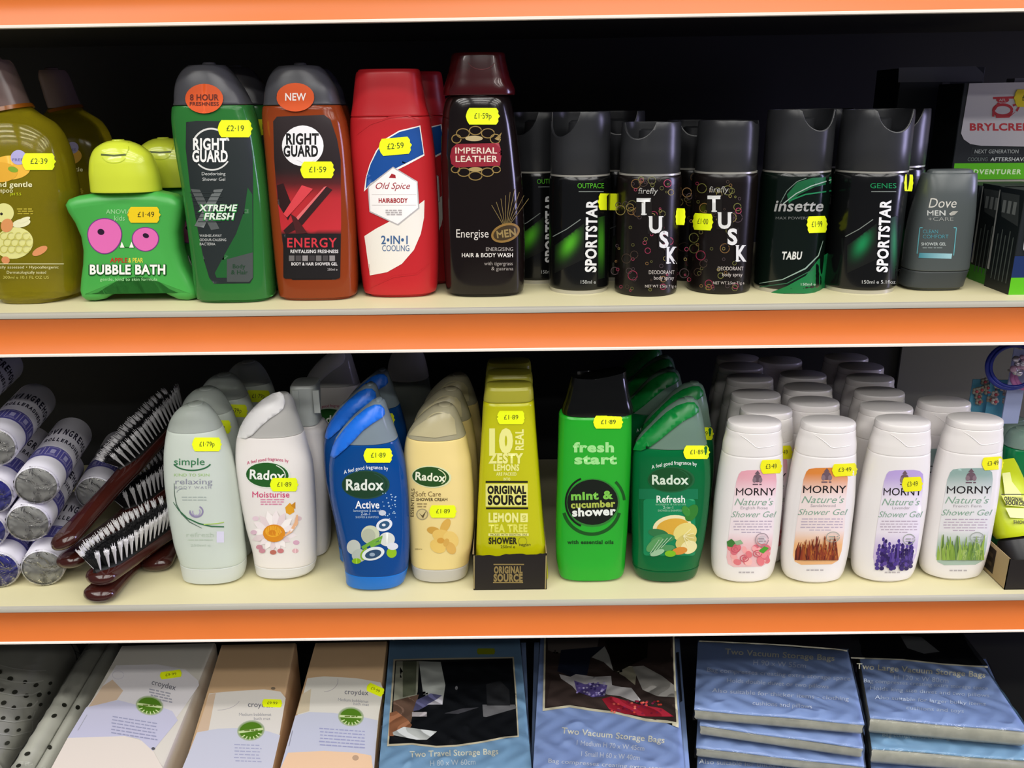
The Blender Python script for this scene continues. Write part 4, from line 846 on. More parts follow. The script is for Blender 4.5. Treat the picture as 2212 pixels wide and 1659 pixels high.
behind(t, L, 800, .047, 'second deep blue bottle standing behind the blue bottle with lime print', rz=0); behind(t, L, 826, .094, 'third deep blue bottle, farther into the dark behind the blue bottles')
BLUEB = (t, L)
# clear bottle in the dark, cool light on its shoulder
rows = [(1100, 850, 930, .02, 2.3), (1060, 846, 936, .022, 2.3), (960, 842, 938, .022, 2.3), (880, 838, 936, .022, 2.2), (825, 836, 928, .021, 2.2), (790, 838, 922, .019, 2.2), (768, 844, 916, .015, 2.1), (752, 856, 908, .008, 2)]
L2 = trace(rows, (890, 1085), ZL, .022); t2 = thing('shower_gel_bottle', 'clear empty-looking bottle deep in the dark between the blue and cream bottles', 'bottle', L2.org); L2.mesh('body', CLEARC, t2, r0=.002, zb=zpix(L2, 880, 815)); L2.mesh('top', CLT, t2, za=zpix(L2, 880, 815) + .0002)

rows = [(1258, 908, 994, .0165, 2.3), (1246, 896, 1008, .019, 2.4), (1206, 888, 1014, .0205, 2.4), (1162, 885, 1021, .021, 2.4), (1111, 881, 1024, .0215, 2.4), (1061, 878, 1023, .0215, 2.4), (1003, 873, 1019, .021, 2.4), (963, 874, 1012, .020, 2.3), (936, 880, 1006, .019, 2.3), (915, 892, 999, .0175, 2.2), (895, 911, 991, .015, 2.2), (880, 930, 983, .011, 2.1), (871, 946, 974, .007, 2)]
t, L = hook_bottle('cream yellow shower cream bottle with greyish clear top and tan flower print', rows, (950, 1260), 1209, 938, mat('cream_gel', '#ecd58e', .3), mat('grey_base_cap', '#cac6bc', .3, trans=.1), mat('clear_cream_top', '#b9b294', .15, trans=.3, ior=1.2), None, None, 'hook-lidded shower gels')
A = Lab(L, base=.0006); A.poly([(882, 940), (898, 922), (925, 903), (955, 893), (972, 894), (982, 906), (986, 938), (940, 946)], '#c9bf97'); A.arc(950, 925, 34, 34, 215, 330, 2.4, '#ddd6ba'); A.build('inner_lid', t, mat('inner_cream_lid', '#b7ad88', .25))
A = Lab(L); radox_oval(A, 932, 1030, 43, 24, 66, 17, g='#234d1c', edge='#d9dcae', rot=4, ink='#e9ecd2'); A.text('Soft Care', 925, 1067, 11, '#7a623c', w=56); A.text('SHOWER CREAM', 933, 1079, 6.5, '#4a3a20', w=68, bold=1); A.words(900, 922, 1087, 3, '#a08c5c', rows=2, dy=6); A.text('ESSENTIALS', 891, 1086, 7, '#5a4a2a', w=62, rot=-88, bold=.5)
A.ell(912, 1111, 13, 12.5, '#a89a72'); A.ell(912, 1111, 10.5, 10, '#d8c68c'); A.poly([(905, 1108), (912, 1114), (921, 1103), (914, 1120)], '#5a4c2c')
for x, y, rx, ry, rot, c in ((962, 1136, 17, 9, -60, '#d9ab4e'), (936, 1146, 14, 8, 10, '#cf9f44'), (958, 1160, 25, 15, 20, '#e6c065'), (974, 1166, 16, 19, -30, '#e9c870'), (946, 1180, 18, 14, 30, '#e8c468'), (974, 1184, 10, 14, -30, '#dbae58'), (952, 1168, 8, 6, 0, '#d39c40'), (964, 1172, 6, 9, 20, '#d6a850')): A.ell(x, y, rx, ry, c, rot)
A.text('250ml e', 904, 1186, 3.5, '#8a7a4a', w=16); A.build('label', t); sticker(L, t, 957, 1105, 60, 27, '£1·89')
behind(t, L, 974, .047, 'second cream yellow bottle right behind the cream bottle with tan flowers'); behind(t, L, 990, .094, 'third cream yellow bottle, in the dark behind the two cream bottles')

# lemon tottles in their display tray
LEM = mat('lemon_gel', '#c9c80e', .22, trans=.12); LEMC = mat('lemon_grey_cap', '#a8a434', .3)
hd = .0165
rows = [(1262, 1022, 1184, .015, 3.6), (1250, 1022, 1184, .0165, 3.6), (1202, 1027, 1181, .0165, 3.6), (1111, 1031, 1172, .0165, 3.5), (1010, 1036, 1164, .0165, 3.5), (920, 1041, 1157, .016, 3.5), (868, 1044, 1153, .0155, 3.5), (861, 1046, 1151, .0145, 3.5)]
yT = float(P3(1100, 1272, ZL)[1])
L = trace(rows, (1100, 1262), ZL + .0008, hd); 
t = thing('shower_gel_bottle', 'tapered yellow lemon shower bottle standing in front in the dark display tray', 'bottle', L.org, 'yellow lemon shower bottles')
L.mesh('body', LEM, t, r0=.001, r1=.001)
C = trace([(861, 1046, 1150, .0142, 3.6), (855, 1046, 1151, .0145, 3.6), (826, 1049, 1150, .0135, 3.6), (819, 1051, 1148, .0125, 3.6)], (1100, 861), L.top + .0002, .0142); C = Loft([tuple(r) for r in C.rows], L.yc); C.mesh('cap', LEMC, t, r0=.0006, r1=.0015)
A = Lab(L); PY = '#ece98e'
A.text('10', 1080, 952, 46, PY, w=60, bold=4); A.text('REAL', 1122, 950, 17, PY, w=46, rot=-90, bold=2); A.text('ZESTY', 1093, 990, 20, PY, w=72, bold=3); A.text('LEMONS', 1094, 1010, 13, PY, w=56, bold=2.5); A.text('ARE PACKED', 1094, 1024, 7, PY, w=44, bold=1.5); A.text('INTO', 1095, 1035, 6, PY, w=15, bold=1.5)
BK = '#16150c'; A.rect(1049, 1039, 1140, 1043, BK); A.rect(1049, 1045, 1140, 1094, '#e3e07c'); A.text('ORIGINAL', 1095, 1058, 16, BK, w=84, bold=3); A.text('SOURCE', 1096, 1080, 19, BK, w=84, bold=3); A.rect(1050, 1096, 1141, 1100, BK)
A.text('LEMON', 1088, 1118, 19, PY, w=66, bold=3); A.rect(1124, 1109, 1140, 1128, PY); A.text('AND', 1132, 1119, 8, '#b8b51c', w=13, rot=-90, bold=1); A.text('TEA TREE', 1098, 1141, 16, '#dedb5c', w=84, bold=3); A.rect(1055, 1152, 1142, 1158, PY); A.text('PACKED WITH ESSENTIAL OILS', 1099, 1155, 4, '#5a5814', w=80, bold=1)
A.text('SHOWER', 1086, 1168, 13, '#2c2a0e', w=61, bold=3); A.text('250ml e', 1097, 1181, 6, '#3a380e', w=32); A.arc(1129, 1169, 9, 9, 0, 350, 1, '#8a8820'); A.text('vegan', 1134, 1176, 7, '#55531a', w=26, it=.3); A.build('label', t)
sticker(L, t, 1104, 902, 62, 29, '£1·89')
lem_t = t; dup(t, (L.org[0] + .0005, L.org[1] + .038, ZL + .0008), 'second yellow lemon shower bottle behind the front one in the tray'); dup(t, (L.org[0], L.org[1] + .076, ZL + .0008), 'third yellow lemon shower bottle, rear of the tray')
CARD = mat('dark_brown_card', '#191311', .55); KRAFT = mat('kraft_card', '#a58f68', .7)
def tray(label, px0, px1, pyb, pyt, depth, group='printed display trays'):
    a, c = P3(px0, pyb, ZL), P3(px1, pyb, ZL); x0, x1, y0 = a[0], c[0], min(a[1], c[1]); h = float(atY(np.array((px0 + px1) / 2.), np.array(float(pyt)), y0)[2]) - ZL; e = .0007
    t = thing('display_tray', label, 'cardboard tray', ((x0 + x1) / 2, y0, ZL), group)
    b = MB(); b.box(x0, x1, y0, y0 + depth, ZL, ZL + .0006); b.build('tray_floor', KRAFT, t, smooth=False)
    r = random.Random(4); n = 22; v = []
    for k in range(n + 1):
        x = x0 + (x1 - x0) * k / n; z = ZL + h - (0 if k in (0, n) else (.0022 if k < 9 else .001) + r.uniform(-.0008, .0008)); v += [(x, y0, ZL), (x, y0, z), (x, y0 + e, z), (x, y0 + e, ZL)]
    b = MB(); b.add(v, [(4 * k + i, 4 * k + (i + 1) % 4, 4 * k + 4 + (i + 1) % 4, 4 * k + 4 + i) for k in range(n) for i in range(4)] + [(0, 1, 2, 3), (4 * n, 4 * n + 3, 4 * n + 2, 4 * n + 1)]); b.build('tray_front', CARD, t, smooth=False)
    for xx in (x0, x1 - e):
        b = MB(); b.box(xx, xx + e, y0, y0 + depth, ZL, ZL + h); b.build('tray_side', KRAFT, t, smooth=False)
    b = MB(); b.box(x0, x1, y0 + depth - e, y0 + depth, ZL, ZL + h); b.build('tray_back', CARD, t, smooth=False)
    return t, PlaneS((0, y0, 0), (0, 1, 0)), (x0, x1, y0, h)
t, PS, tb = tray('dark card display tray printed in brown holding the lemon bottles', 1023, 1181, 1273, 1196, .118)
A = Lab(PS, grid=80); TB = '#8a7748'; A.rect(1066, 1218, 1132, 1220.5, TB); A.text('ORIGINAL', 1098, 1231, 14, TB, w=62, bold=3); A.text('SOURCE', 1098, 1248, 15, TB, w=63, bold=3); A.rect(1065, 1257, 1130, 1259.5, TB); A.stroke([(1024, 1200), (1024, 1272)], 2.5, '#9a8a5e'); A.stroke([(1180, 1200), (1178, 1272)], 2.5, '#9a8a5e'); A.build('front_print', t)

# bright green bottle, black cap
rows = [(1256, 1219, 1332, .017, 3), (1248, 1211, 1339, .0185, 3.2), (1229, 1206, 1346, .0195, 3.3), (1196, 1201, 1350, .02, 3.3), (1111, 1201, 1356, .02, 3.2), (1010, 1204, 1361, .02, 3.2), (943, 1206, 1363, .0195, 3.2), (893, 1208, 1363, .0185, 3.2), (888, 1210, 1361, .0175, 3.2)]
L = trace(rows, (1270, 1258), ZL, .02); t = thing('shower_gel_bottle', 'bright green shower bottle with black cap and black cucumber disc print', 'bottle', L.org)
L.mesh('body', mat('bright_green_gel', '#25b02c', .22, trans=.12), t, r0=.0025, r1=.001)
C = trace([(888, 1211, 1361, .018, 3.2), (882, 1211, 1361, .0182, 3.2), (845, 1219, 1356, .017, 3), (818, 1226, 1351, .0155, 2.9), (796, 1232, 1347, .0135, 2.8)], (1286, 888), L.top + .0002, .018); C = Loft([tuple(r) for r in C.rows], L.yc)
x0 = C.par(C.z0)[0]; C.mesh('cap', mat('gloss_black_cap', '#0a0b0a', .15), t, r0=.0006, top=lambda cx, cy, z: z + .0045 * cx)
A = Lab(L); PG = '#9fe08e'; DK = '#0c1a0e'
A.text('fresh', 1284, 966, 20, PG, w=90, bold=2.5); A.text('start', 1287, 992, 20, PG, w=92, bold=2.5)
A.arc(1283, 1086, 66, 64, -45, -5, 6, '#17541c'); A.arc(1278, 1092, 62, 62, 15, 165, 7, '#135018'); A.ell(1281, 1086, 58, 52, '#2f7a30'); A.ell(1280, 1085, 55, 49, '#0b140d'); A.arc(1272, 1085, 50, 54, 110, 250, 4, '#0b140d')
A.text('mint &', 1278, 1070, 17, '#79c24a', w=90, bold=2.5, rot=-2); A.text('cucumber', 1281, 1089, 14, '#a9b84e', w=96, bold=2.5, rot=-2); A.text('shower', 1283, 1105, 17, '#e6ebe2', w=94, bold=2.5, rot=-2); A.text('with essential oils', 1276, 1171, 8, '#0f4516', w=100, bold=2); A.build('label', t)
sticker(L, t, 1314, 912, 65, 28, '£1·89')

# green hook-lidded bottle
rows = [(1254, 1389, 1486, .017, 2.3), (1240, 1374, 1500, .0195, 2.4), (1206, 1365, 1510, .021, 2.4), (1162, 1365, 1520, .0215, 2.4), (1094, 1364, 1529, .022, 2.4), (1044, 1364, 1533, .022, 2.4), (1005, 1365, 1533, .0215, 2.4), (970, 1368, 1529, .021, 2.3), (949, 1377, 1525, .0195, 2.3), (915, 1408, 1520, .018, 2.2), (885, 1437, 1514, .0145, 2.1), (867, 1462, 1508, .0105, 2), (858, 1478, 1500, .006, 2)]
t, L = hook_bottle('emerald green shower gel bottle with green hooked lid and citrus print', rows, (1436, 1259), 1211, 955, mat('emerald_gel', '#07703c', .14, trans=.22, ior=1.3), mat('dark_green_base', '#05552b', .2), mat('clear_green_top', '#7c9888', .15, trans=.35, ior=1.2), mat('green_lid', '#0c7a34', .3),
    [(1367, 972), (1374, 956), (1392, 936), (1416, 912), (1440, 890), (1462, 876), (1484, 869), (1500, 869), (1509, 880), (1510, 890), (1500, 898), (1476, 910), (1450, 930), (1426, 950), (1404, 966), (1384, 974)], 'hook-lidded shower gels')
A = Lab(L); A.text('A feel good fragrance by', 1456, 1000, 8, '#dfece2', w=98, rot=-4, arc=6, bold=.5); radox_oval(A, 1450, 1036, 51, 28, 80, 20, g='#0e4a22', edge='#1a5a32', ink='#cfe0cc')
A.rect(1390, 1078, 1502, 1200, '#0a8352', 6, layer=1); A.rect(1380, 1056, 1508, 1078, '#0a7248', layer=1); A.text('Refresh', 1449, 1078, 15, '#e6f0e6', w=64, bold=1); A.text('eucalyptus & citrus oils', 1449, 1089, 5, '#8fc3a2', w=66); A.text('2-in-1', 1444, 1096, 6, '#b4d8be', w=24); A.text('SHOWER & SHAMPOO', 1447, 1103, 4.5, '#9fcbad', w=52)
for x, y, rx, ry, rot, c in ((1452, 1138, 42, 25, -8, '#e9dfae'), (1454, 1140, 36, 20, -8, '#d9a83a'), (1480, 1150, 26, 20, -20, '#e2d27a'), (1482, 1170, 24, 16, -25, '#cfc06c'), (1488, 1182, 18, 14, -20, '#e6dca0'), (1468, 1190, 17, 8, -10, '#d28a34'), (1494, 1108, 12, 20, 30, '#2f7a2a'), (1482, 1104, 8, 12, -30, '#3a8a34'), (1422, 1152, 22, 9, 10, '#2f7444'), (1432, 1164, 26, 10, -8, '#3f8a50'), (1414, 1176, 22, 10, -40, '#5a9a5c'), (1436, 1184, 22, 7, -5, '#4f9058'), (1420, 1194, 16, 6, -20, '#9cc29c'), (1448, 1196, 12, 7, 0, '#7ab81e')): A.ell(x, y, rx, ry, c, rot)
for k in range(5): A.stroke([(1476, 1158), (1476 + 24 * math.cos(k * .5 - .8), 1158 + 22 * math.sin(k * .5 - .8))], 1.2, '#efe8b8')
for k in range(4): A.stroke([(1404 + k * 8, 1196 - k * 4), (1424 + k * 9, 1166 - k * 2)], 1.6, '#a6c9a4')
A.build('label', t); sticker(L, t, 1505, 977, 58, 29, '£1·89')
for px, dy, lb in ((1500, .047, 'second emerald green bottle, directly behind the citrus-print bottle, sticker at its side'), (1448, .094, 'third emerald green bottle in the row behind the citrus-print bottle'), (1436, .141, 'fourth emerald green bottle in the row behind the citrus-print bottle'), (1410, .188, 'fifth emerald green bottle, deepest behind the citrus-print bottle')): behind(t, L, px, dy, lb)
EMER = (t, L)
# ------------------------------------------------------------------ white oval bottles, four kinds, rows behind
WB = mat('white_bottle', '#e8e3e2', .28, coat=.15); WC = mat('white_cap', '#e6e1df', .25, coat=.15)
rows = [(1257, 1556, 1652, .016, 2.2), (1246, 1546, 1661, .0175, 2.3), (1213, 1537, 1672, .0188, 2.3), (1162, 1537, 1680, .0195, 2.3), (1094, 1543, 1688, .0195, 2.3), (1027, 1553, 1692, .0193, 2.3), (975, 1564, 1693, .0188, 2.3), (972, 1564.4, 1692.6, .0186, 2.3)]
L0 = trace(rows, (1602, 1260), ZL, .0205, sym=True)
zc = L0.top; dz = .0005
crows = [(zc, 0, 1, 1, 2.3), (zc + .008, 0, .985, .995, 2.25), (zc + .0165, 0, .93, .97, 2.2), (zc + .0225, 0, .895, .955, 2.2), (zc + .0229, 0, .875, .94, 2.2), (zc + .0235, 0, .89, .955, 2.2), (zc + .0287, 0, .885, .955, 2.2), (zc + .0296, 0, .875, .945, 2.2)]
xc, hwT, hdT, _ = L0.par(zc)
C0 = Loft([(z, xc, hwT * a, hdT * b_, n_) for z, _, a, b_, n_ in crows], L0.yc)
CT = C0.z1
def white_bottle(label, cx, by, artwork, group='white oval shower gels'):
    """front bottle with its foot at pixel (cx, by)"""
    P = P3(cx, by, ZL); dy = P[1] + .016 - L0.yc; dx = float(atY(np.array(float(cx)), np.array(by - 12.), P[1] + .016)[0]) - L0.org[0]
    L = Loft([(z, a + dx, b_, c_, n_) for z, a, b_, c_, n_ in zip(L0.z, *L0.p)], L0.yc + dy); C = Loft([(z, a + dx, b_, c_, n_) for z, a, b_, c_, n_ in zip(C0.z, *C0.p)], C0.yc + dy)
    L.org = (L0.org[0] + dx, L.yc, ZL); L.top = CT; L.zs = ZL
    t = thing('shower_gel_bottle', label, 'bottle', L.org, group)
    L.mesh('body', WB, t, r0=.002, r1=.0006); C.mesh('flip_cap', WC, t, r0=.0004, r1=.0012)
    A = Lab(C, base=.0004); k = (cx - 1602) * .93; b = MB()
    z0 = zc + .005; pts = []
    for a in range(13):
        q = a / 12; x = L.org[0] - hwT * .62 + hwT * 1.24 * q; z = zc + .0212 - .0115 * min(1, q / .45) ** 1.3 + .0035 * max(0, q - .45) ** 1.5
        pts.append((x, float(C.front(np.array(x), np.array(z))) - .0001, z))
    b.tube(pts, [.0001] + [.0003] * 11 + [.0001], 6); b.build('thumb_recess', WC, t)
    artwork(t, L); return t, L
def morny(dx, dy, sc, shear, tint, tint2, draw, flavour, stk):
    """label artwork drawn for the first bottle, carried to the others"""
    def tf(v):
        x = (v[:, 0] - 1626) * sc; y = (v[:, 1] - 1120) * 1.0; return np.stack([1626 + dx + x - y * shear, 1120 + dy + y], 1)
    def art(t, L):
        A = Lab(L, tf=tf); pale = mixc(tint, '#efe9ec', .82)
        A.poly([(1592, 1024), (1597, 1018), (1610, 1016), (1650, 1015), (1664, 1017), (1672, 1024), (1674, 1040), (1672, 1100), (1672, 1150), (1668, 1196), (1662, 1216), (1650, 1224), (1590, 1225), (1577, 1218), (1573, 1204), (1576, 1150), (1583, 1080), (1587, 1040)],
               lambda x, y: mixc(mixc(tint, '#ffffff', .0), pale, (y - dy - 1030) / 48) if y - dy < 1150 else mixc(pale, tint2, (y - dy - 1150) / 30))
        draw(A)
        A.ell(1632, 1033, 9, 9, '#6b5560'); A.poly([(1626, 1024), (1632, 1016), (1638, 1024)], '#6b5560'); A.ell(1626, 1037, 4, 6, '#86707a'); A.ell(1639, 1037, 4, 6, '#86707a'); A.words(1622, 1642, 1045, 3, '#6b5560')
        A.text('MORNY', 1629, 1062, 16, '#1c181c', w=86, bold=.4); A.text("Nature's", 1628, 1084, 15, '#86a692', w=84, it=.35); A.text(flavour, 1628, 1097, 6, '#a39aa2', w=5 * len(flavour)); A.text('Shower Gel', 1628, 1111, 13, '#86a692', w=96, it=.35)
        A.words(1584, 1668, 1125, 2.2, '#b9a9ba', rows=4, dy=6, seed=int(abs(dx)) + 1); A.words(1602, 1650, 1149, 2, '#b9a9ba', rows=1, seed=3); A.words(1600, 1634, 1235, 3, '#b5aeb2', seed=4)
        A.build('label', t); sticker(L, t, *stk, col='#ece812')
    return art
def roses(A):
    r = random.Random(1)
    for k in range(26):
        x, y = r.uniform(1580, 1662), r.uniform(1180, 1216); A.ell(x, y, r.uniform(6, 12), r.uniform(5, 9), r.choice(('#e68a90', '#f0a8a8', '#d96f7c', '#f3b9b4', '#e0787f')), r.uniform(0, 90), n=12)
    for x, y in ((1592, 1186), (1612, 1206), (1640, 1196)): A.arc(x, y, 9, 7, 0, 280, 2, '#c85a68'); A.arc(x, y, 4, 3, 90, 400, 1.6, '#c85a68')
    A.poly([(1572, 1170), (1582, 1164), (1592, 1172), (1584, 1182), (1574, 1180)], '#3f7a38'); A.poly([(1588, 1170), (1602, 1166), (1608, 1174), (1594, 1178)], '#8fb48a'); A.poly([(1642, 1190), (1654, 1180), (1664, 1184), (1652, 1196)], '#4c9a2e'); A.arc(1648, 1166, 14, 14, 0, 350, 1.6, '#9c8a90'); A.ell(1648, 1166, 9, 9, '#c9bcc0'); A.words(1640, 1657, 1163, 2, '#8d7d84', rows=2, dy=5)
def stalks(cols, y0, y1, n, seed, blob=0):
    def fn(A):
        r = random.Random(seed)
        for k in range(n):
            x = 1580 + 82 * (k + .5) / n + r.uniform(-3, 3); top = r.uniform(y0, y0 + 26); c = r.choice(cols)
            if blob:
                for j in range(7): A.ell(x + r.uniform(-2, 2), top + j * 8, 3.2 + j * .35, 4.5, r.choice(cols), n=9)
            else: A.stroke([(x + r.uniform(-5, 5), top), (x + r.uniform(-2, 2), (top + y1) / 2), (x + r.uniform(-3, 3), y1)], [1, r.uniform(3, 6), r.uniform(4, 7)], c)
        for k in range(n):
            x = 1582 + 78 * r.random(); A.stroke([(x, y1), (x + r.uniform(-5, 5), y1 - r.uniform(14, 34))], [6, 2], r.choice(cols))
        A.arc(1650, 1165, 13, 11, 0, 350, 1.5, '#9aa296'); A.words(1642, 1660, 1163, 2, '#9aa296', rows=2, dy=5)
    return fn
FR = []
FR.append(white_bottle('white oval shower gel bottle with pink rose label, beside the emerald bottle', 1602, 1260, morny(0, 0, 1, .045, '#e2a2b0', '#e9b9bc', roses, 'English Rose', (1666, 1008, 48, 30, '£3·49', -3))))
FR.append(white_bottle('white oval shower gel bottle with orange sandalwood-coloured label', 1752, 1261, morny(149, -5, 1.1, .045, '#d9843a', '#e8b27c', stalks(('#7a2c1c', '#9a4a22', '#5c1f18', '#b0662c', '#8a3620'), 1162, 1215, 34, 3), 'Sandalwood', (1825, 1015, 56, 27, '£3·49', -3))))
FR.append(white_bottle('white oval shower gel bottle with lilac lavender label', 1903, 1259, morny(317, 0, .98, .06, '#b7a0d8', '#c9b8d8', stalks(('#3a2670', '#4a3488', '#2c1c58', '#5a4494'), 1160, 1214, 13, 5, 1), 'Lavender', (1971, 1046, 46, 31, '£3·49', -3))))
FR.append(white_bottle('white oval shower gel bottle with grey-green fern label, last beside the second tray', 2050, 1254, morny(460, -4, 1.13, .055, '#8fa9a4', '#a8bcae', stalks(('#7a9a3c', '#8fae4a', '#5a7a34', '#a3b86a', '#6c8c50'), 1158, 1214, 30, 8), 'French Fern', (2145, 1001, 48, 28, '£3·49', -4))))
names = ('rose-label', 'orange-label', 'lavender-label', 'fern-label'); ords = ('second', 'third', 'fourth', 'fifth', 'sixth')
spots = (((1655, 882), (1633, 850), (1620, 815), (1600, 790), (1594, 772)), ((1758, 866), (1745, 835), (1735, 808), (1685, 777)), ((1915, 877), (1900, 845), (1880, 815), (1860, 790), (1828, 770)), ((2040, 866),))
def plain_copy(src, L, px, py, label, group):
    P = atZ(np.array(float(px)), np.array(float(py)), CT); r = src.copy(); COL.objects.link(r); r.location = (P[0], P[1], ZL); r['label'] = label
    for ch in list(src.children):
        if ch.name.split('.')[0] in ('price_sticker', ) and 'second' not in label: continue
        c = ch.copy(); COL.objects.link(c); c.parent = r
        for g in ch.children:
            e = g.copy(); COL.objects.link(e); e.parent = c
    return r
for (t, L), nm, sp in zip(FR, names, spots):
    for k, (px, py) in enumerate(sp): plain_copy(t, L, px, py, '%s white oval bottle in line behind the %s bottle' % (ords[k], nm), None)

# green bottles, lime tube and a second tray at the shelf end
rows = [(1150, 2150, 2250, .018, 2.4), (1120, 2146, 2256, .021, 2.4), (1040, 2146, 2262, .021, 2.4), (985, 2146, 2262, .021, 2.3), (955, 2150, 2256, .019, 2.3)]
yq = .150; 
def green_end(label, x0, top, yq, cap):
    xl = atY(np.array(float(x0)), np.array(float(top)), yq)[0]; zt = float(atY(np.array(x0 + 20.), np.array(float(top)), yq)[2]); x = xl + .021
    L = Loft([(ZL, x, .019, .015, 2.4), (ZL + .004, x, .022, .017, 2.4), (ZL + (zt - ZL) * .5, x, .023, .0175, 2.4), (zt - .024, x, .022, .0165, 2.4), (zt - .018, x, .021, .016, 2.3), (zt - .005, x, .017, .013, 2.2), (zt, x, .012, .009, 2.1)], yq)
    t = thing('shower_gel_bottle', label, 'bottle', (x, yq, ZL), 'sea-green bottles at the shelf end'); L.mesh('body', mat('sea_green_gel', '#0c8a52', .18, trans=.25), t, zb=zt - .019, r0=.002); L.mesh('clear_cap', mat('pale_aqua_cap', '#9fb8ae', .2, trans=.5, ior=1.2), t, za=zt - .0188); return t
green_end('sea-green bottle with pale clear cap behind the fern-label bottle, deeper of two', 2148, 903, .165, 0); green_end('sea-green bottle with pale clear cap above the lime tube, front of two', 2176, 924, .105, 0)
t, PS, tb = tray('dark card tray with kraft side at the shelf end holding the lime tube', 2167, 2330, 1272, 1206, .10)
A = Lab(PlaneS((tb[0], 0, 0), (1, 0, 0)), grid=200)
def spx(y, z):
    P = np.array((tb[0], y, z)) - CAM; k = P @ FW; return (1106 + F * (P @ RT) / k, 829.5 - F * (P @ UP) / k)
y0, h = tb[2], tb[3]; A.poly([spx(y0 + .022, ZL + h * .12), spx(y0 + .055, ZL + h * .12), spx(y0 + .055, ZL + h * .88), spx(y0 + .022, ZL + h * .88)], '#2a211b')
for k in range(2): A.poly([spx(y0 + .026, ZL + h * (.3 + .28 * k)), spx(y0 + .050, ZL + h * (.3 + .28 * k)), spx(y0 + .050, ZL + h * (.42 + .28 * k)), spx(y0 + .026, ZL + h * (.42 + .28 * k))], '#4d4030')
A.build('side_print', t)
# lime tube leaning in it
yl = tb[2] + .030; P0 = atY(np.array(2216.), np.array(1210.), yl); P1 = atY(np.array(2158.), np.array(994.), yl + .05)
Ta = Vector(P1) - Vector(P0); Lt = Ta.length; Ta.normalize(); Xs = Vector((1, 0, 0)); Xs = (Xs - Ta * Xs.dot(Ta)).normalized(); Ys = Ta.cross(Xs)
t = thing('shower_gel_tube', 'lime yellow squeeze tube standing cap-down, leaning in the second tray', 'tube', P0, None)
b = MB(); R = []
for f, hw_, hd_ in ((.24, .0215, .017), (.28, .0235, .0185), (.45, .023, .015), (.7, .0205, .0105), (.92, .0175, .0045), (.985, .016, .0016), (1, .0155, .001)):
    c = Vector(P0) + Ta * (Lt * f); R.append([c + Xs * (hw_ * math.copysign(abs(math.cos(q)) ** .9, math.cos(q))) + Ys * (hd_ * math.sin(q)) for q in [2 * math.pi * k / 32 for k in range(32)]])
b.rings(R); b.build('tube_body', mat('lime_tube', '#c3d21c', .3), t)
b = MB(); R = []
for f, k in ((0.0, .9), (.012, 1), (.15, 1), (.215, .93), (.238, .72)): c = Vector(P0) + Ta * (Lt * f); R.append([c + Xs * (.0225 * k * math.cos(q)) + Ys * (.018 * k * math.sin(q)) for q in [2 * math.pi * j / 32 for j in range(32)]])
b.rings(R); b.build('black_cap', mat('satin_black_cap', '#1d1d20', .35), t)
nrm = np.array(-Ys); nrm = nrm if nrm @ (CAM - P0) > 0 else -nrm
fp = np.array(Vector(P0) + Ta * (Lt * .55)) + nrm * .0148; fn_ = np.array(nrm) + np.array(Ta) * -.0; 
sl = Vector(-nrm).lerp(Vector(Ta), .0); PT = PlaneS(fp + nrm * .001, nrm + np.array(Ta) * .13); A = Lab(PT, grid=300)
A.poly([(2165, 1022), (2182, 1020), (2186, 1040), (2206, 1066), (2206, 1080), (2172, 1080)], '#dfe394'); A.rect(2163, 1067, 2212, 1069, '#2c2c10'); A.poly([(2163, 1070), (2214, 1072), (2220, 1096), (2174, 1092)], '#d4d86a'); A.text('ORIGINAL', 2190, 1078, 8, '#2c2c10', w=42, bold=3, rot=3); A.text('SOURCE', 2193, 1087, 8, '#2c2c10', w=42, bold=3, rot=3)
A.poly([(2172, 1097), (2216, 1098), (2216, 1120), (2182, 1118)], '#e6e9a0'); A.text('SHOWER', 2210, 1128, 7, '#4a4a14', w=42, bold=2, rot=3); A.build('front_print', t)

# hair bands and flower clips hanging at the end of the shelf
def hang(px, py, Y): return Vector(atY(np.array(float(px)), np.array(float(py)), Y))
STRIP = mat('clear_strip', '#8c93a0', .3, trans=.3)
yh = .10; c = hang(2186, 800, yh); zt = ZU - .0242
t = thing('clip_strip', 'pale plastic hanging strip dangling under the shelf at its end, behind the hair bands', 'hanging strip', (c.x, yh + .006, zt)); p = hang(2184, 915, yh + .006)
b = MB(); b.box(p.x - .010, p.x + .007, yh + .006, yh + .0075, p.z, zt); b.build('strip', mat('lilac_plastic_strip', '#a3aed6', .3, trans=.1), t); b = MB()
for k in range(3): z = zt - .02 - .025 * k; b.tube([(c.x, yh + .006, z), (c.x, yh - .008, z + .001), (c.x, yh - .010, z + .004)], .0012, 8)
b.build('hook', GREYP, t)
NAVY = mat('navy_elastic', '#16278a', .35, coat=.2); GLIT = mat('silver_beads', '#b9b4c4', .2, metal=.6); PINKB = mat('pink_beads', '#b08aa6', .3, coat=.4)
def band(label, c, R0, r, ax, m, beads):
    t = thing('hair_band', label, 'hair band', c, 'hair bands on the strip'); b = MB(); b.torus(c, ax, R0, r); b.torus(c + Vector((.0012, -.0025, .001)), (ax[0] + .08, ax[1], ax[2] + .06), R0 * .94, r * .8); b.build('elastic_loop', m, t)
    r_ = random.Random(3); g = MB(); h = MB(); 
    for k in range(beads): 
        q = r_.uniform(0, 6.28); d_ = r_.uniform(0, .010); (g if k % 3 else h).ball(c + Vector((d_ * math.cos(q) + .004, -.007 - r_.uniform(0, .004), d_ * math.sin(q) + R0 * .25)), r_.uniform(.0022, .0034), 7)
    g.build('silver_bead_cluster', GLIT, t); h.build('pink_bead_cluster', PINKB, t); return t
c = hang(2185, 792, yh - .012); band('navy blue double hair band with sparkling bead cluster at the shelf end', c, .0215, .0021, (.25, 1, -.15), NAVY, 34)
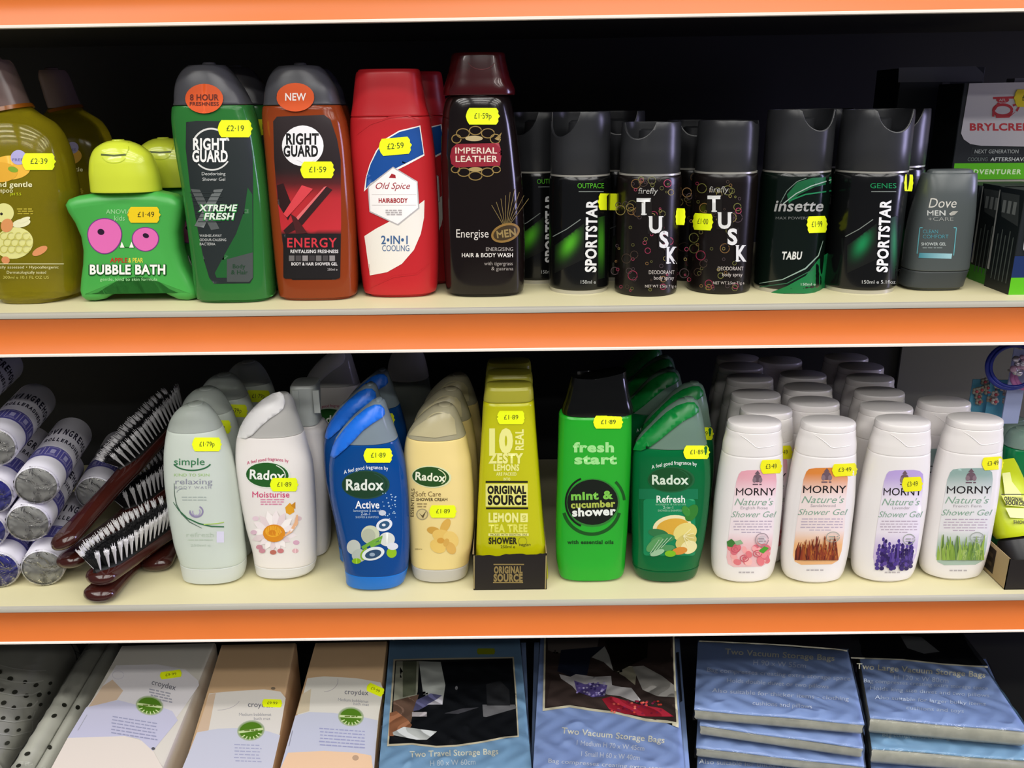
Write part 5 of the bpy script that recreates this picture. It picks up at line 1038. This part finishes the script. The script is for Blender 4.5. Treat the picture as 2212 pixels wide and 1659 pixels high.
c = hang(2222, 812, yh - .006); band('pink and lilac hair band partly behind the navy hair band', c, .014, .0024, (.3, 1, .2), mat('pink_elastic', '#b96fae', .4), 12)
def flower_clip(label, px, py, Y, col, n=9):
    c = hang(px, py, Y); t = thing('hair_clip', label, 'hair clip', c, 'flower hair clips'); r = random.Random(n); b = MB(); k = MB()
    for j in range(n): 
        q = 6.28 * j / n * 1.9; d_ = .012 * math.sqrt((j + .5) / n); o = c + Vector((d_ * math.cos(q), r.uniform(-.003, .003), d_ * math.sin(q)))
        for m_ in range(5): a_ = 1.2566 * m_; b.ball(o + Vector((.0024 * math.cos(a_), 0, .0024 * math.sin(a_))), .0019, 6)
        k.ball(o + Vector((0, -.0018, 0)), .0016, 6)
    b.build('petal_beads', mat('dusty_petals_' + str(n), col, .45), t); k.build('bead_centres', mat('red_centres', '#a8404c', .4), t)
    b = MB(); e = c + Vector((-.002, .004, 0)); b.rings([[(e.x + x, e.y + y, z) for x, y in ((-.010, 0), (.012, 0), (.012, .0012), (-.010, .0012))] for z in (c.z - .038, c.z + .012)]); b.build('backing_card', mat('teal_card', '#4f93ae', .5), t); return t
flower_clip('teal card with dusty pink flower clips beside the navy hair band', 2128, 846, .125, '#8a8578', 9)
flower_clip('small card with pale flower clip half hidden behind the navy hair band', 2166, 848, .118, '#a39a98', 7)
# pale pegboard panel on the back at the end of the bay
P = atY(np.array(1945.), np.array(800.), .335); b = MB(); b.box(P[0], 1.1, .338, .3415, ZL + .0005, ZU - .0245); o = b.build('wall_panel', mat('grey_pegboard', '#77776f', .6), None, origin=(P[0], .34, ZL)); structure(o)
for k in range(4):
    for j in range(4):
        pass

# ------------------------------------------------------------------ base shelf: bath mats and storage bags
def zq(px, py, Z): return Vector(atZ(np.array(float(px)), np.array(float(py)), Z))
def slab(name, label, cat, quad, Z, th, m, group=None, part='box', rnd=.003, back=None, bulge=0.0, nx=18, ny=22):
    """flat pack lying on the base shelf: quad = pixels of its top face (back left, back right, front right, front left)"""
    q = [zq(x, y, Z) for x, y in quad]; c = sum(q, Vector()) / 4
    t = thing(name, label, cat, (c.x, c.y, Z - th), group)
    def pt(u, v): return (q[0] * (1 - u) + q[1] * u) * (1 - v) + (q[3] * (1 - u) + q[2] * u) * v
    U = (q[1] - q[0]).normalized(); wd = (q[1] - q[0]).length; dp = (q[3] - q[0]).length
    R = []
    for ins, z in ((0, Z - th), (0, Z - rnd * 1.0), (rnd * .3, Z - rnd * .3), (rnd, Z)):
        a, d_ = ins / wd, ins / dp; R.append([Vector((p.x, p.y, z)) for p in (pt(a, d_), pt(1 - a, d_), pt(1 - a, 1 - d_), pt(a, 1 - d_))])
    b = MB(); b.rings(R); b.build(part, m, t, sharp=25); return t, PlaneS((0, 0, Z), (0, 0, 1)), pt
ZT = .760
# rubber bath mats: one rolled wide, two thin rolls
RUB = mat('white_rubber_mat', '#b9b9ae', .4)
def roll(name, label, a, b_, r, holes, Z, group, ridges=True):
    A_, B_ = zq(*a, Z), zq(*b_, Z); A_.z = B_.z = Z; t = thing(name, label, 'bath mat', (A_.x, A_.y, Z), group); b = MB(); n = 40; pts = [A_ + (B_ - A_) * k / n for k in range(n + 1)]
    b.tube(pts, [r * (1 + (.05 if ridges and (k % 4 == 0) else 0)) for k in range(n + 1)], 40); b.build('rolled_mat', RUB, t)
    S_ = CylS(A_, B_ - A_, r * 1.02); L_ = Lab(S_, grid=6, base=.0006)
    for x, y, rx, ry, q in holes: L_.ell(x, y, rx, ry, '#26261f', q)
    if holes: L_.build('drain_hole_row', t)
    f = MB(); f.tube([A_ - (B_ - A_).normalized() * .004, A_, B_, B_ + (B_ - A_).normalized() * .004], [r * .6, r * 1.12, r * 1.12, r * .6], 40); f.build('clear_wrap', FILM, t, sharp=80); return t
zr = .735
big = [(-45, 1452)]
hol = []
for a in range(6):
    for k in range(5):
        x = -2 + k * 26 - a * 7 + (a % 2) * 9; y = 1452 + a * 33 + k * 8 - k * k * .8
        hol.append((x, y, 6.2 - k * .6, 4.4, -28))
A_, B_ = zq(-75, 1700, .715), zq(118, 1398, .715); A_.z = B_.z = .715
t = roll('bath_mat', 'wide rolled white rubber bath mat with rows of drain holes', (-92, 1690), (78, 1425), .046, [], .715, 'rolled rubber bath mats', False)
A_ = zq(-92, 1690, .715); B_ = zq(78, 1425, .715); L_ = Lab(CylS(A_, B_ - A_, .0465), grid=6, base=.0008)
for x, y, rx, ry, q in ((0, 1451, 4, 5, 0), (22, 1466, 6.5, 5, -15), (54, 1473, 5, 4, -25), (78, 1480, 6, 4, -30), (109, 1476, 4.5, 3.5, -40), (4, 1490, 5, 4, -15), (32, 1495, 6.5, 4.5, -20), (57, 1503, 6, 4.5, -25), (85, 1501, 6, 4.5, -30), (106, 1497, 4, 3.5, -40), (8, 1518, 6.5, 4.5, -25), (30, 1528, 5, 4, -30), (64, 1523, 6.5, 4, -30), (88, 1522, 4.5, 3.5, -40), (7, 1551, 5.5, 4, -25), (38, 1551, 6, 4, -30), (64, 1549, 4.5, 3.5, -35), (15, 1578, 6, 4, -25), (41, 1577, 5, 3.5, -30), (16, 1605, 6, 4, -30)): L_.ell(x, y, rx, ry, '#3a3a32', q)
for k in range(7): L_.stroke([(-10 + 0 * k, 1434 + 30 * k), (30, 1444 + 30 * k - k), (70, 1449 + 30 * k - 4 * k), (100 - k * 6, 1448 + 28 * k - 6 * k)], 2.4, '#cfcfc6')
L_.build('drain_hole_pattern', t)
roll('bath_mat', 'thin roll of white rubber mat in clear wrap next to the wide mat roll', (52, 1668), (214, 1400), .0125, [(203, 1442 + 16, 4, 5, 0), (139, 1523, 5.5, 4.5, 20), (117, 1546, 6.5, 4, -25), (59, 1628, 7, 4, -25), (40, 1654, 6, 4, -30)], .735, 'rolled rubber bath mats')
roll('bath_mat', 'thin wrapped roll of white mat squeezed against the first mat box', (92, 1672), (246, 1402), .0085, [(168, 1528, 5, 5, 0), (107, 1614, 5, 5, 10)], .735, 'rolled rubber bath mats', False)

# three mat boxes
def logo(A, cx, cy, rx, ry, rot):
    A.ell(cx, cy, rx, ry, '#a9b49c', rot); A.ell(cx, cy, rx - 2, ry - 2, '#8d9f74', rot); c, s_ = math.cos(math.radians(rot)), math.sin(math.radians(rot))
    def p(x, y): return (cx + c * x - s_ * y, cy + s_ * x + c * y)
    A.poly([p((rx - 5) * math.cos(a), (ry - 4) * math.sin(a)) for a in [math.pi + .15 + (math.pi - .3) * k / 14 for k in range(15)]], '#4f7a1e'); A.poly([p((rx - 5) * math.cos(a), (ry - 4) * math.sin(a)) for a in [.15 + (math.pi - .3) * k / 14 for k in range(15)]], '#4f7a1e')
    A.stroke([p(-rx + 3, 0), p(rx - 3, 0)], 5, '#c3d39a'); A.words(*sorted((cx - rx * .5, cx + rx * .5)), cy - 2, 3, '#6b7f3c')
    for k in range(6): a = math.pi * (.2 + .12 * k); A.stroke([p((rx - 8) * math.cos(a) * .8, (ry - 5) * math.sin(a) * .8), p((rx - 3) * math.cos(a), (ry - 2) * math.sin(a))], 2.4, '#c6d69c')
BOXM = mat('bath_mat_box_card', '#cfcabf', .42); BOXB = mat('beige_box_card', '#cdab84', .45)
t, PS, pt = slab('bath_mat_box', 'white and lilac bath mat box with green round emblem next to the mat rolls', 'box', [(262, 1392), (466, 1386), (352, 1662), (108, 1668)], ZT, .10, BOXM, 'boxed bath mats', rnd=.004)
A = Lab(PS, grid=300)
A.poly([(251, 1437), (340, 1435), (400, 1446), (428, 1470), (430, 1480), (396, 1530), (330, 1620), (300, 1596), (280, 1588), (150, 1592), (186, 1530), (222, 1482)], '#d6d2d4'); A.poly([(222, 1482), (243, 1468), (266, 1492), (252, 1512), (190, 1528)], '#cbb39a'); A.poly([(186, 1528), (255, 1512), (300, 1524), (350, 1528), (372, 1536), (384, 1556), (330, 1622), (300, 1596), (270, 1590), (146, 1594)], '#c3c2d8')
A.poly([(146, 1594), (270, 1590), (306, 1600), (332, 1624), (352, 1660), (108, 1664)], '#e2d8ce')
A.text('croydex', 354, 1479, 12, '#6a6a72', w=54, rot=14, bold=.5); A.words(322, 372, 1487, 3, '#9b9ba6', rows=4, dy=6, rot=12); logo(A, 323, 1524, 30, 21, 8); A.words(240, 340, 1546, 2.5, '#9a9cb8', rows=6, dy=7, rot=9, seed=6); A.ell(331, 1617, 4, 3, '#55555c'); A.stroke([(188, 1544), (168, 1578)], 1.6, '#a5a5b4'); A.arc(255, 1458, 12, 9, 0, 350, 1, '#bdb8c4'); A.build('top_print', t)
sticker(PS, t, 369, 1457, 48, 16, '£9·99', rot=-8)
t, PS, pt = slab('bath_mat_box', 'beige bath mat box with white label in the middle of the three mat boxes', 'box', [(477, 1390), (640, 1386), (588, 1662), (392, 1664)], ZT, .10, BOXB, 'boxed bath mats', rnd=.004)
A = Lab(PS, grid=300)
A.poly([(452, 1498), (490, 1494), (570, 1489), (606, 1494), (617, 1508), (604, 1586), (588, 1656), (396, 1656), (430, 1570)], '#d9d4cc'); A.poly([(452, 1500), (466, 1497), (450, 1580), (424, 1584)], '#cdb49a'); A.poly([(426, 1582), (470, 1574), (540, 1572), (580, 1580), (605, 1588), (588, 1662), (392, 1664)], '#c4c6d4')
A.arc(470, 1504, 50, 30, 20, 90, 1.2, '#b4aeb0'); A.text('croydex', 562, 1522, 11, '#6a6a72', w=54, rot=2, bold=.5); A.text('Medium bubblemat', 551, 1543, 6.5, '#8a8a92', w=70); A.text('bath mat', 566, 1552, 6, '#8a8a92', w=36); logo(A, 542, 1578, 30, 22, -8); A.words(505, 565, 1607, 2.5, '#a3a6c0', rows=6, dy=7, rot=2, seed=8); A.ell(590, 1487, 5, 3, '#7a6a56'); A.build('top_print', t)
sticker(PS, t, 588, 1519, 44, 17, '£9·99', rot=2)
t, PS, pt = slab('bath_mat_box', 'beige bath mat box with peach front end beside the travel storage bags', 'box', [(680, 1386), (838, 1382), (806, 1662), (602, 1664)], ZT, .10, BOXB, 'boxed bath mats', rnd=.004)
A = Lab(PS, grid=300)
A.poly([(664, 1465), (700, 1461), (770, 1465), (822, 1474), (828, 1490), (818, 1546), (812, 1610), (700, 1624), (622, 1632), (636, 1570)], '#d6d2c8'); A.poly([(652, 1500), (672, 1488), (668, 1536), (640, 1544)], '#c9bba0'); A.poly([(638, 1546), (668, 1538), (720, 1540), (780, 1548), (816, 1556), (808, 1662), (604, 1664)], '#bfc2d2'); A.poly([(622, 1626), (700, 1622), (770, 1626), (802, 1632), (806, 1662), (604, 1664)], '#e6c3a0')
A.arc(700, 1470, 30, 24, -10, 90, 1.3, '#b0aaaa'); A.text('croydex', 770, 1495, 11, '#6a6a72', w=52, rot=3, bold=.5); A.text('Medium bubblemat', 763, 1513, 6.5, '#8a8a92', w=66, rot=4); A.text('bath mat', 780, 1521, 6, '#8a8a92', w=34, rot=4); logo(A, 758, 1548, 28, 21, 3); A.words(688, 788, 1572, 2.5, '#9b9ec0', rows=6, dy=7, rot=4, seed=9); A.ell(768, 1637, 7, 6, '#b79a80'); A.stroke([(632, 1578), (624, 1612)], 1.6, '#8a8a98'); A.build('top_print', t)
sticker(PS, t, 811, 1490, 40, 19, '£9·99', rot=24)

# storage bag packs: card and folded bags inside clear film
SKY = mat('pale_blue_card', '#7fa6c8', .4); SKY2 = mat('periwinkle_card', '#8ba2d2', .4); SILV = mat('folded_film_edge', '#b3b2a4', .3, var=.3, bscale=90)
def pack(label, quad, Z, th, m, art, group='vacuum storage bag packs', film=True, below=None, seed=1):
    q = [zq(x, y, Z) for x, y in quad]; c = sum(q, Vector()) / 4; zb = Z - th; t = thing('storage_bag_pack', label, 'storage bags', (c.x, c.y, zb), group)
    ph = seed * 1.7
    def wav(x, y): return .0005 * np.sin(x * 60 + ph) * np.sin(y * 55 + ph * 2)
    q2 = [np.array(p) for p in q]; nx, ny = 26, 26; v = []; f = []
    U = [[(q2[0] * (1 - i / nx) + q2[1] * i / nx) * (1 - j / ny) + (q2[3] * (1 - i / nx) + q2[2] * i / nx) * j / ny for i in range(nx + 1)] for j in range(ny + 1)]
    def edge(i, j): 
        d_ = min(i, nx - i, j, ny - j) / 3.0; return 0 if d_ >= 1 else -.0022 * (1 - d_) ** 2
    for j in range(ny + 1):
        for i in range(nx + 1): p = U[j][i]; v.append((p[0], p[1], Z + float(wav(p[0], p[1])) + edge(i, j)))
    for j in range(ny):
        for i in range(nx): k = j * (nx + 1) + i; f.append((k, k + 1, k + nx + 2, k + nx + 1))
    per = [i for i in range(nx + 1)] + [j * (nx + 1) + nx for j in range(1, ny + 1)] + [ny * (nx + 1) + i for i in range(nx - 1, -1, -1)] + [j * (nx + 1) for j in range(ny - 1, 0, -1)]
    n0 = len(v); v += [(v[k][0], v[k][1], v[k][2] - .0012) for k in per]; P_ = len(per)
    f += [(per[k], per[(k + 1) % P_], n0 + (k + 1) % P_, n0 + k) for k in range(P_)]
    link('printed_card', v, f + [tuple(range(n0, n0 + P_))], m, t, sharp=50)
    b = MB(); cc = c.copy(); R = []
    for s_, z in ((.97, zb), (.992, zb + th * .2), (.985, zb + th * .45), (.994, zb + th * .7), (.97, Z - .0042)): R.append([(cc.x + (p.x - cc.x) * s_, cc.y + (p.y - cc.y) * s_, z) for p in q])
    b.rings(R); b.build('folded_bag', SILV, t, sharp=70)
    HS = HeightS(lambda x, y: Z + wav(x, y), Z)
    if art:
        A = Lab(HS, grid=12, base=.0003, lay=.0002); art(A); A.build('card_print', t)
    if film:
        fv = []; r = random.Random(seed); nx = ny = 76; per = [i for i in range(nx + 1)] + [j * (nx + 1) + nx for j in range(1, ny + 1)] + [ny * (nx + 1) + i for i in range(nx - 1, -1, -1)] + [j * (nx + 1) for j in range(ny - 1, 0, -1)]; P_ = len(per)
        U = [[(q2[0] * (1 - i / nx) + q2[1] * i / nx) * (1 - j / ny) + (q2[3] * (1 - i / nx) + q2[2] * i / nx) * j / ny for i in range(nx + 1)] for j in range(ny + 1)]
        f = [(k, k + 1, k + nx + 2, k + nx + 1) for k in [j * (nx + 1) + i for j in range(ny) for i in range(nx)]]
        folds = []
        for k in range(6):
            u0, v0 = r.uniform(.08, .92), r.uniform(.68, .97); a_ = r.uniform(.0, .9) * r.choice((1, -1)); l_ = r.uniform(.03, .10); folds.append((u0, v0, math.cos(a_), math.sin(a_), l_, r.uniform(.0012, .0022)))
        def crease(u, v):
            z = 0
            for u0, v0, c_, s_, l_, h_ in folds:
                du, dv = u - u0, v - v0; al, pe = du * c_ + dv * s_, -du * s_ + dv * c_
                if abs(al) < l_: z += h_ * math.exp(-(pe / .012) ** 2) * (1 - (al / l_) ** 2)
            return z
        def edge(i, j):
            d_ = min(i, nx - i, j, ny - j) / 8.0; return 0 if d_ >= 1 else -.0022 * (1 - d_) ** 2
        for j in range(ny + 1):
            for i in range(nx + 1):
                p = U[j][i]; e = edge(i, j); ex = 1.015; x, y = c.x + (p[0] - c.x) * ex, c.y + (p[1] - c.y) * ex
                fv.append((x, y, Z + .0014 + float(wav(p[0], p[1])) + e * .9 + .0006 * math.sin(x * 260 + 3 * math.sin(y * 120 + ph)) * (1 if j > ny * .45 else .3) + crease(i / nx, j / ny)))
        n0 = len(fv); ff = [q_ for q_ in f[:nx * ny]]; fv += [(fv[k][0], fv[k][1], zb + .0006) for k in per]; ff += [(per[k], per[(k + 1) % P_], n0 + (k + 1) % P_, n0 + k) for k in range(P_)]
        link('clear_film', fv, ff, FILM, t, sharp=180)
    return t, HS
INK = '#e9e6cf'
def travel(A):
    A.poly([(850, 1424), (975, 1421), (1110, 1419), (1116, 1500), (1121, 1592), (1095, 1594), (1040, 1605), (985, 1613), (942, 1615), (890, 1609), (836, 1612), (844, 1510)], '#d9d0b4'); A.poly([(854, 1427), (1107, 1422), (1113, 1500), (1118, 1589), (1090, 1591), (1040, 1601), (985, 1609), (942, 1611), (890, 1605), (840, 1607), (848, 1510)], '#14161a')
    A.poly([(856, 1428), (905, 1428), (902, 1500), (884, 1512), (850, 1514)], '#a9aa98'); A.poly([(870, 1428), (900, 1428), (898, 1500), (870, 1506)], '#676c58'); A.poly([(905, 1428), (952, 1430), (956, 1450), (962, 1480), (956, 1520), (914, 1500)], '#b9bdb8')
    A.poly([(850, 1514), (905, 1500), (890, 1550), (888, 1560), (846, 1590)], '#6e5648'); A.poly([(892, 1536), (900, 1512), (930, 1498), (955, 1502), (930, 1520), (905, 1534)], '#5a5a7e'); A.poly([(922, 1522), (956, 1504), (956, 1522)], '#c6c4cc'); A.rect(890, 1538, 922, 1548, '#b4aeb0')
    A.poly([(842, 1540), (856, 1536), (880, 1554), (890, 1566), (884, 1576), (868, 1570), (850, 1590), (840, 1590)], '#9a684a'); A.poly([(848, 1582), (872, 1570), (900, 1574), (944, 1580), (922, 1598), (900, 1598), (850, 1588)], '#c9cdca')
    A.poly([(1042, 1522), (1112, 1522), (1116, 1530), (1050, 1549), (1044, 1548)], '#77777a'); A.poly([(1050, 1478), (1080, 1470), (1100, 1490), (1102, 1524), (1052, 1524)], '#2a2b2e'); A.poly([(960, 1541), (1000, 1530), (1035, 1528), (990, 1542)], '#4c4c52'); A.ell(986, 1486, 3, 4, '#7a7a7e')
    A.text('Two Travel Storage Bags', 981, 1626, 13, INK, w=192, rot=-2, bold=.6); A.text('H 80 x W 60cm', 978, 1647, 12, '#cfdbe0', w=100, rot=-2)
t, HS = pack('turquoise-blue travel storage bag pack with a dark suitcase photo', [(842, 1380), (1122, 1372), (1150, 1672), (816, 1678)], ZT + .004, .03, SKY, travel, seed=1); sticker(HS, t, 1050, 1407, 40, 13, '', col='#aab410')
pack('blue storage bag pack under the suitcase-photo pack', [(854, 1392), (1136, 1384), (1146, 1680), (828, 1688)], ZT - .032, .03, SKY2, None, film=False, seed=4)
def vac(A):
    A.poly([(1176, 1340), (1456, 1340), (1460, 1480), (1466, 1562), (1466, 1572), (1440, 1562), (1395, 1558), (1330, 1542), (1280, 1536), (1230, 1528), (1172, 1536), (1174, 1460)], '#d9d3b8'); A.poly([(1180, 1340), (1452, 1340), (1456, 1480), (1461, 1560), (1440, 1556), (1395, 1552), (1330, 1537), (1280, 1531), (1230, 1523), (1177, 1530), (1178, 1460)], '#3a2f2c')
    A.poly([(1190, 1470), (1260, 1470), (1340, 1510), (1420, 1556), (1330, 1535), (1230, 1522), (1179, 1527)], '#463a36'); A.poly([(1180, 1345), (1300, 1345), (1290, 1400), (1200, 1412), (1184, 1404)], '#6c635e'); A.poly([(1204, 1450), (1212, 1404), (1260, 1400), (1306, 1396), (1276, 1420), (1268, 1458), (1240, 1464)], '#1c2232'); A.poly([(1278, 1420), (1306, 1396), (1318, 1420), (1326, 1450), (1304, 1430)], '#a9a9a4')
    A.poly([(1208, 1456), (1232, 1462), (1244, 1456), (1284, 1462), (1320, 1460), (1322, 1480), (1342, 1484), (1364, 1486), (1384, 1512), (1376, 1518), (1340, 1504), (1310, 1500), (1290, 1505), (1246, 1494), (1236, 1482), (1212, 1466)], '#b9b6b6')
    A.poly([(1246, 1494), (1240, 1470), (1264, 1478), (1290, 1476), (1312, 1480), (1306, 1504), (1280, 1506)], '#5f5290'); r = random.Random(6)
    for k in range(40): A.ell(r.uniform(1246, 1306), r.uniform(1474, 1502), 2.6, 2, r.choice(('#8a7fb4', '#b0aac8', '#3f3470')), n=8)
    A.poly([(1300, 1510), (1320, 1504), (1380, 1522), (1430, 1530), (1456, 1548), (1400, 1548), (1350, 1542), (1316, 1532)], '#9c2434')
    for k in range(40): A.ell(r.uniform(1318, 1430), r.uniform(1514, 1542), 3, 2.2, r.choice(('#c84a3c', '#7c1c34', '#d86a5c', '#8c2a4c')), n=8)
    A.poly([(1332, 1452), (1350, 1438), (1376, 1440), (1372, 1480), (1350, 1462)], '#8f8a78'); A.poly([(1366, 1440), (1390, 1438), (1430, 1460), (1456, 1480), (1458, 1506), (1420, 1504), (1388, 1490)], '#8c8984'); A.poly([(1306, 1380), (1400, 1378), (1398, 1420), (1340, 1448), (1326, 1452)], '#17140f')
    A.text('Two Vacuum Storage Bags', 1325, 1588, 13, INK, w=224, rot=5.5, bold=.6); A.text('1 Medium H 70 x W 45cm', 1318, 1610, 11, '#d5dbe2', w=150, rot=5); A.text('1 Small H 60 x W 40cm', 1318, 1632, 11, '#d5dbe2', w=130, rot=4); A.text('Bag compresses creating extra storage', 1318, 1652, 9, '#d5dbe2', w=270, rot=4)
pack('blue vacuum storage bag pack with a photo of folded clothes and red fabric', [(1168, 1368), (1454, 1360), (1480, 1672), (1150, 1680)], ZT + .006, .03, SKY2, vac, seed=2)
pack('blue bag pack lying under the folded-clothes pack', [(1154, 1384), (1468, 1376), (1492, 1680), (1146, 1690)], ZT - .030, .03, SKY2, lambda A: A.poly([(1460, 1410), (1466, 1408), (1474, 1514), (1466, 1520)], '#2a2c33'), film=False, seed=5)
def bag1(A):
    for s_, x, y, wd, rot, h, bd in (('Two Vacuum Storage Bags', 1685, 1414, 238, 3.6, 12, .8), ('H 90 x W 55cm', 1684, 1434, 116, 3.6, 11, 0), ('Bag compresses creating extra storage space', 1682, 1456, 312, 3.6, 9, 0), ('Holds double duvet or two pillows', 1680, 1476, 222, 3.6, 9, 0), ('Also suitable for thicker items - clothing', 1686, 1500, 296, 3.6, 9, 0), ('cushions and pillows', 1690, 1522, 130, 3.6, 9, 0)): A.text(s_, x, y, h, INK if bd else '#c9d3e4', w=wd, rot=rot, bold=bd)
    A.stroke([(1510, 1385), (1600, 1389), (1700, 1394), (1800, 1402), (1830, 1406)], 3, '#ddd9c4')
zt1 = .775
def bottom_bag(label, quad, Z, th, m, seed, art=None): return pack(label, quad, Z, th, m, art, seed=seed)
bottom_bag('top blue vacuum bag pack of the stack next to the folded-clothes pack', [(1508, 1381), (1832, 1402), (1868, 1560), (1500, 1528)], zt1, .0155, SKY2, 6, bag1)
bottom_bag('second blue vacuum bag pack down in that stack, wrinkled front edge', [(1520, 1400), (1830, 1420), (1866, 1612), (1512, 1562)], zt1 - .0195, .0155, SKY2, 7)
bottom_bag('third blue vacuum bag pack down, half showing below the wrinkled one', [(1514, 1420), (1836, 1436), (1868, 1652), (1504, 1610)], zt1 - .039, .0155, SKY2, 8)
bottom_bag('lowest visible blue vacuum bag pack of that stack', [(1516, 1440), (1840, 1450), (1870, 1720), (1504, 1700)], zt1 - .0585, .0155, SKY2, 9, lambda A: A.text('Also suitable for thicker items', 1620, 1650, 10, '#d5dbe2', w=220, rot=3))
def bag2(A):
    A.poly([(1838, 1330), (2050, 1330), (2134, 1437), (2100, 1438), (2020, 1432), (1950, 1424), (1838, 1420)], '#15161a'); A.poly([(1944, 1372), (1990, 1376), (2030, 1408), (1996, 1412), (1960, 1400)], '#77797c'); A.stroke([(1838, 1421), (1950, 1425), (2040, 1435), (2134, 1441)], 3, '#ddd9c4')
    for s_, x, y, wd, rot, h, bd in (('Two Large Vacuum Storage Bags', 1990, 1448, 280, 4, 12, .8), ('H 120 x W 80cm', 1990, 1466, 120, 4, 10, 0), ('Bag compresses creating extra storage space', 2000, 1478, 270, 3.6, 8, 0), ('Holds king size duvet and two pillows', 2008, 1494, 260, 3.6, 8, 0), ('Also suitable for larger bulky items', 2010, 1513, 240, 3.6, 8, 0), ('cushions and toys', 2020, 1532, 126, 3.6, 8, 0)): A.text(s_, x, y, h, INK if bd else '#c3d0e2', w=wd, rot=rot, bold=bd)
bottom_bag('large vacuum bag pack on top of the stack at the frame edge', [(1842, 1330), (2060, 1340), (2222, 1576), (1880, 1546)], zt1 - .004, .022, SKY2, 10, bag2)
bottom_bag('paler turquoise vacuum bag pack under the large one', [(1848, 1380), (2090, 1390), (2240, 1640), (1884, 1612)], zt1 - .030, .022, SKY, 11, lambda A: A.text('Bag compresses creating extra storage', 2020, 1592, 9, '#cfe0e2', w=230, rot=3))
bottom_bag('lowest blue vacuum bag pack under the turquoise one', [(1854, 1420), (2130, 1420), (2262, 1712), (1888, 1700)], zt1 - .056, .022, SKY2, 12)

# ------------------------------------------------------------------ fine parts hang from the part they belong to
UNDER = {'thumb_recess': 'flip_cap', 'spray_button': 'cap', 'cap_groove': 'cap', 'thumb_notch': 'cap', 'hook_lid': 'clear_top', 'inner_lid': 'clear_top', 'card_print': 'printed_card', 'drain_hole_row': 'rolled_mat', 'drain_hole_pattern': 'rolled_mat',
         'white_bristles': 'cushion', 'black_bristles': 'cushion', 'picture_frame_lines': 'print_band', 'top_print': 'box', 'front_print': ('box', 'tray_front', 'tube_body'), 'side_print': ('box', 'tray_side'), 'cap_ribs': 'square_cap', 'neck_collar': 'body', 'neck_ring': 'can_body', 'oval_sticker': 'cap'}
for o in list(COL.objects):
    s_ = o.name.split('.')[0]
    if o.parent and s_ in UNDER:
        want = UNDER[s_] if isinstance(UNDER[s_], tuple) else (UNDER[s_],)
        for c in o.parent.children:
            if c.name.split('.')[0] in want and c is not o: o.parent = c; break
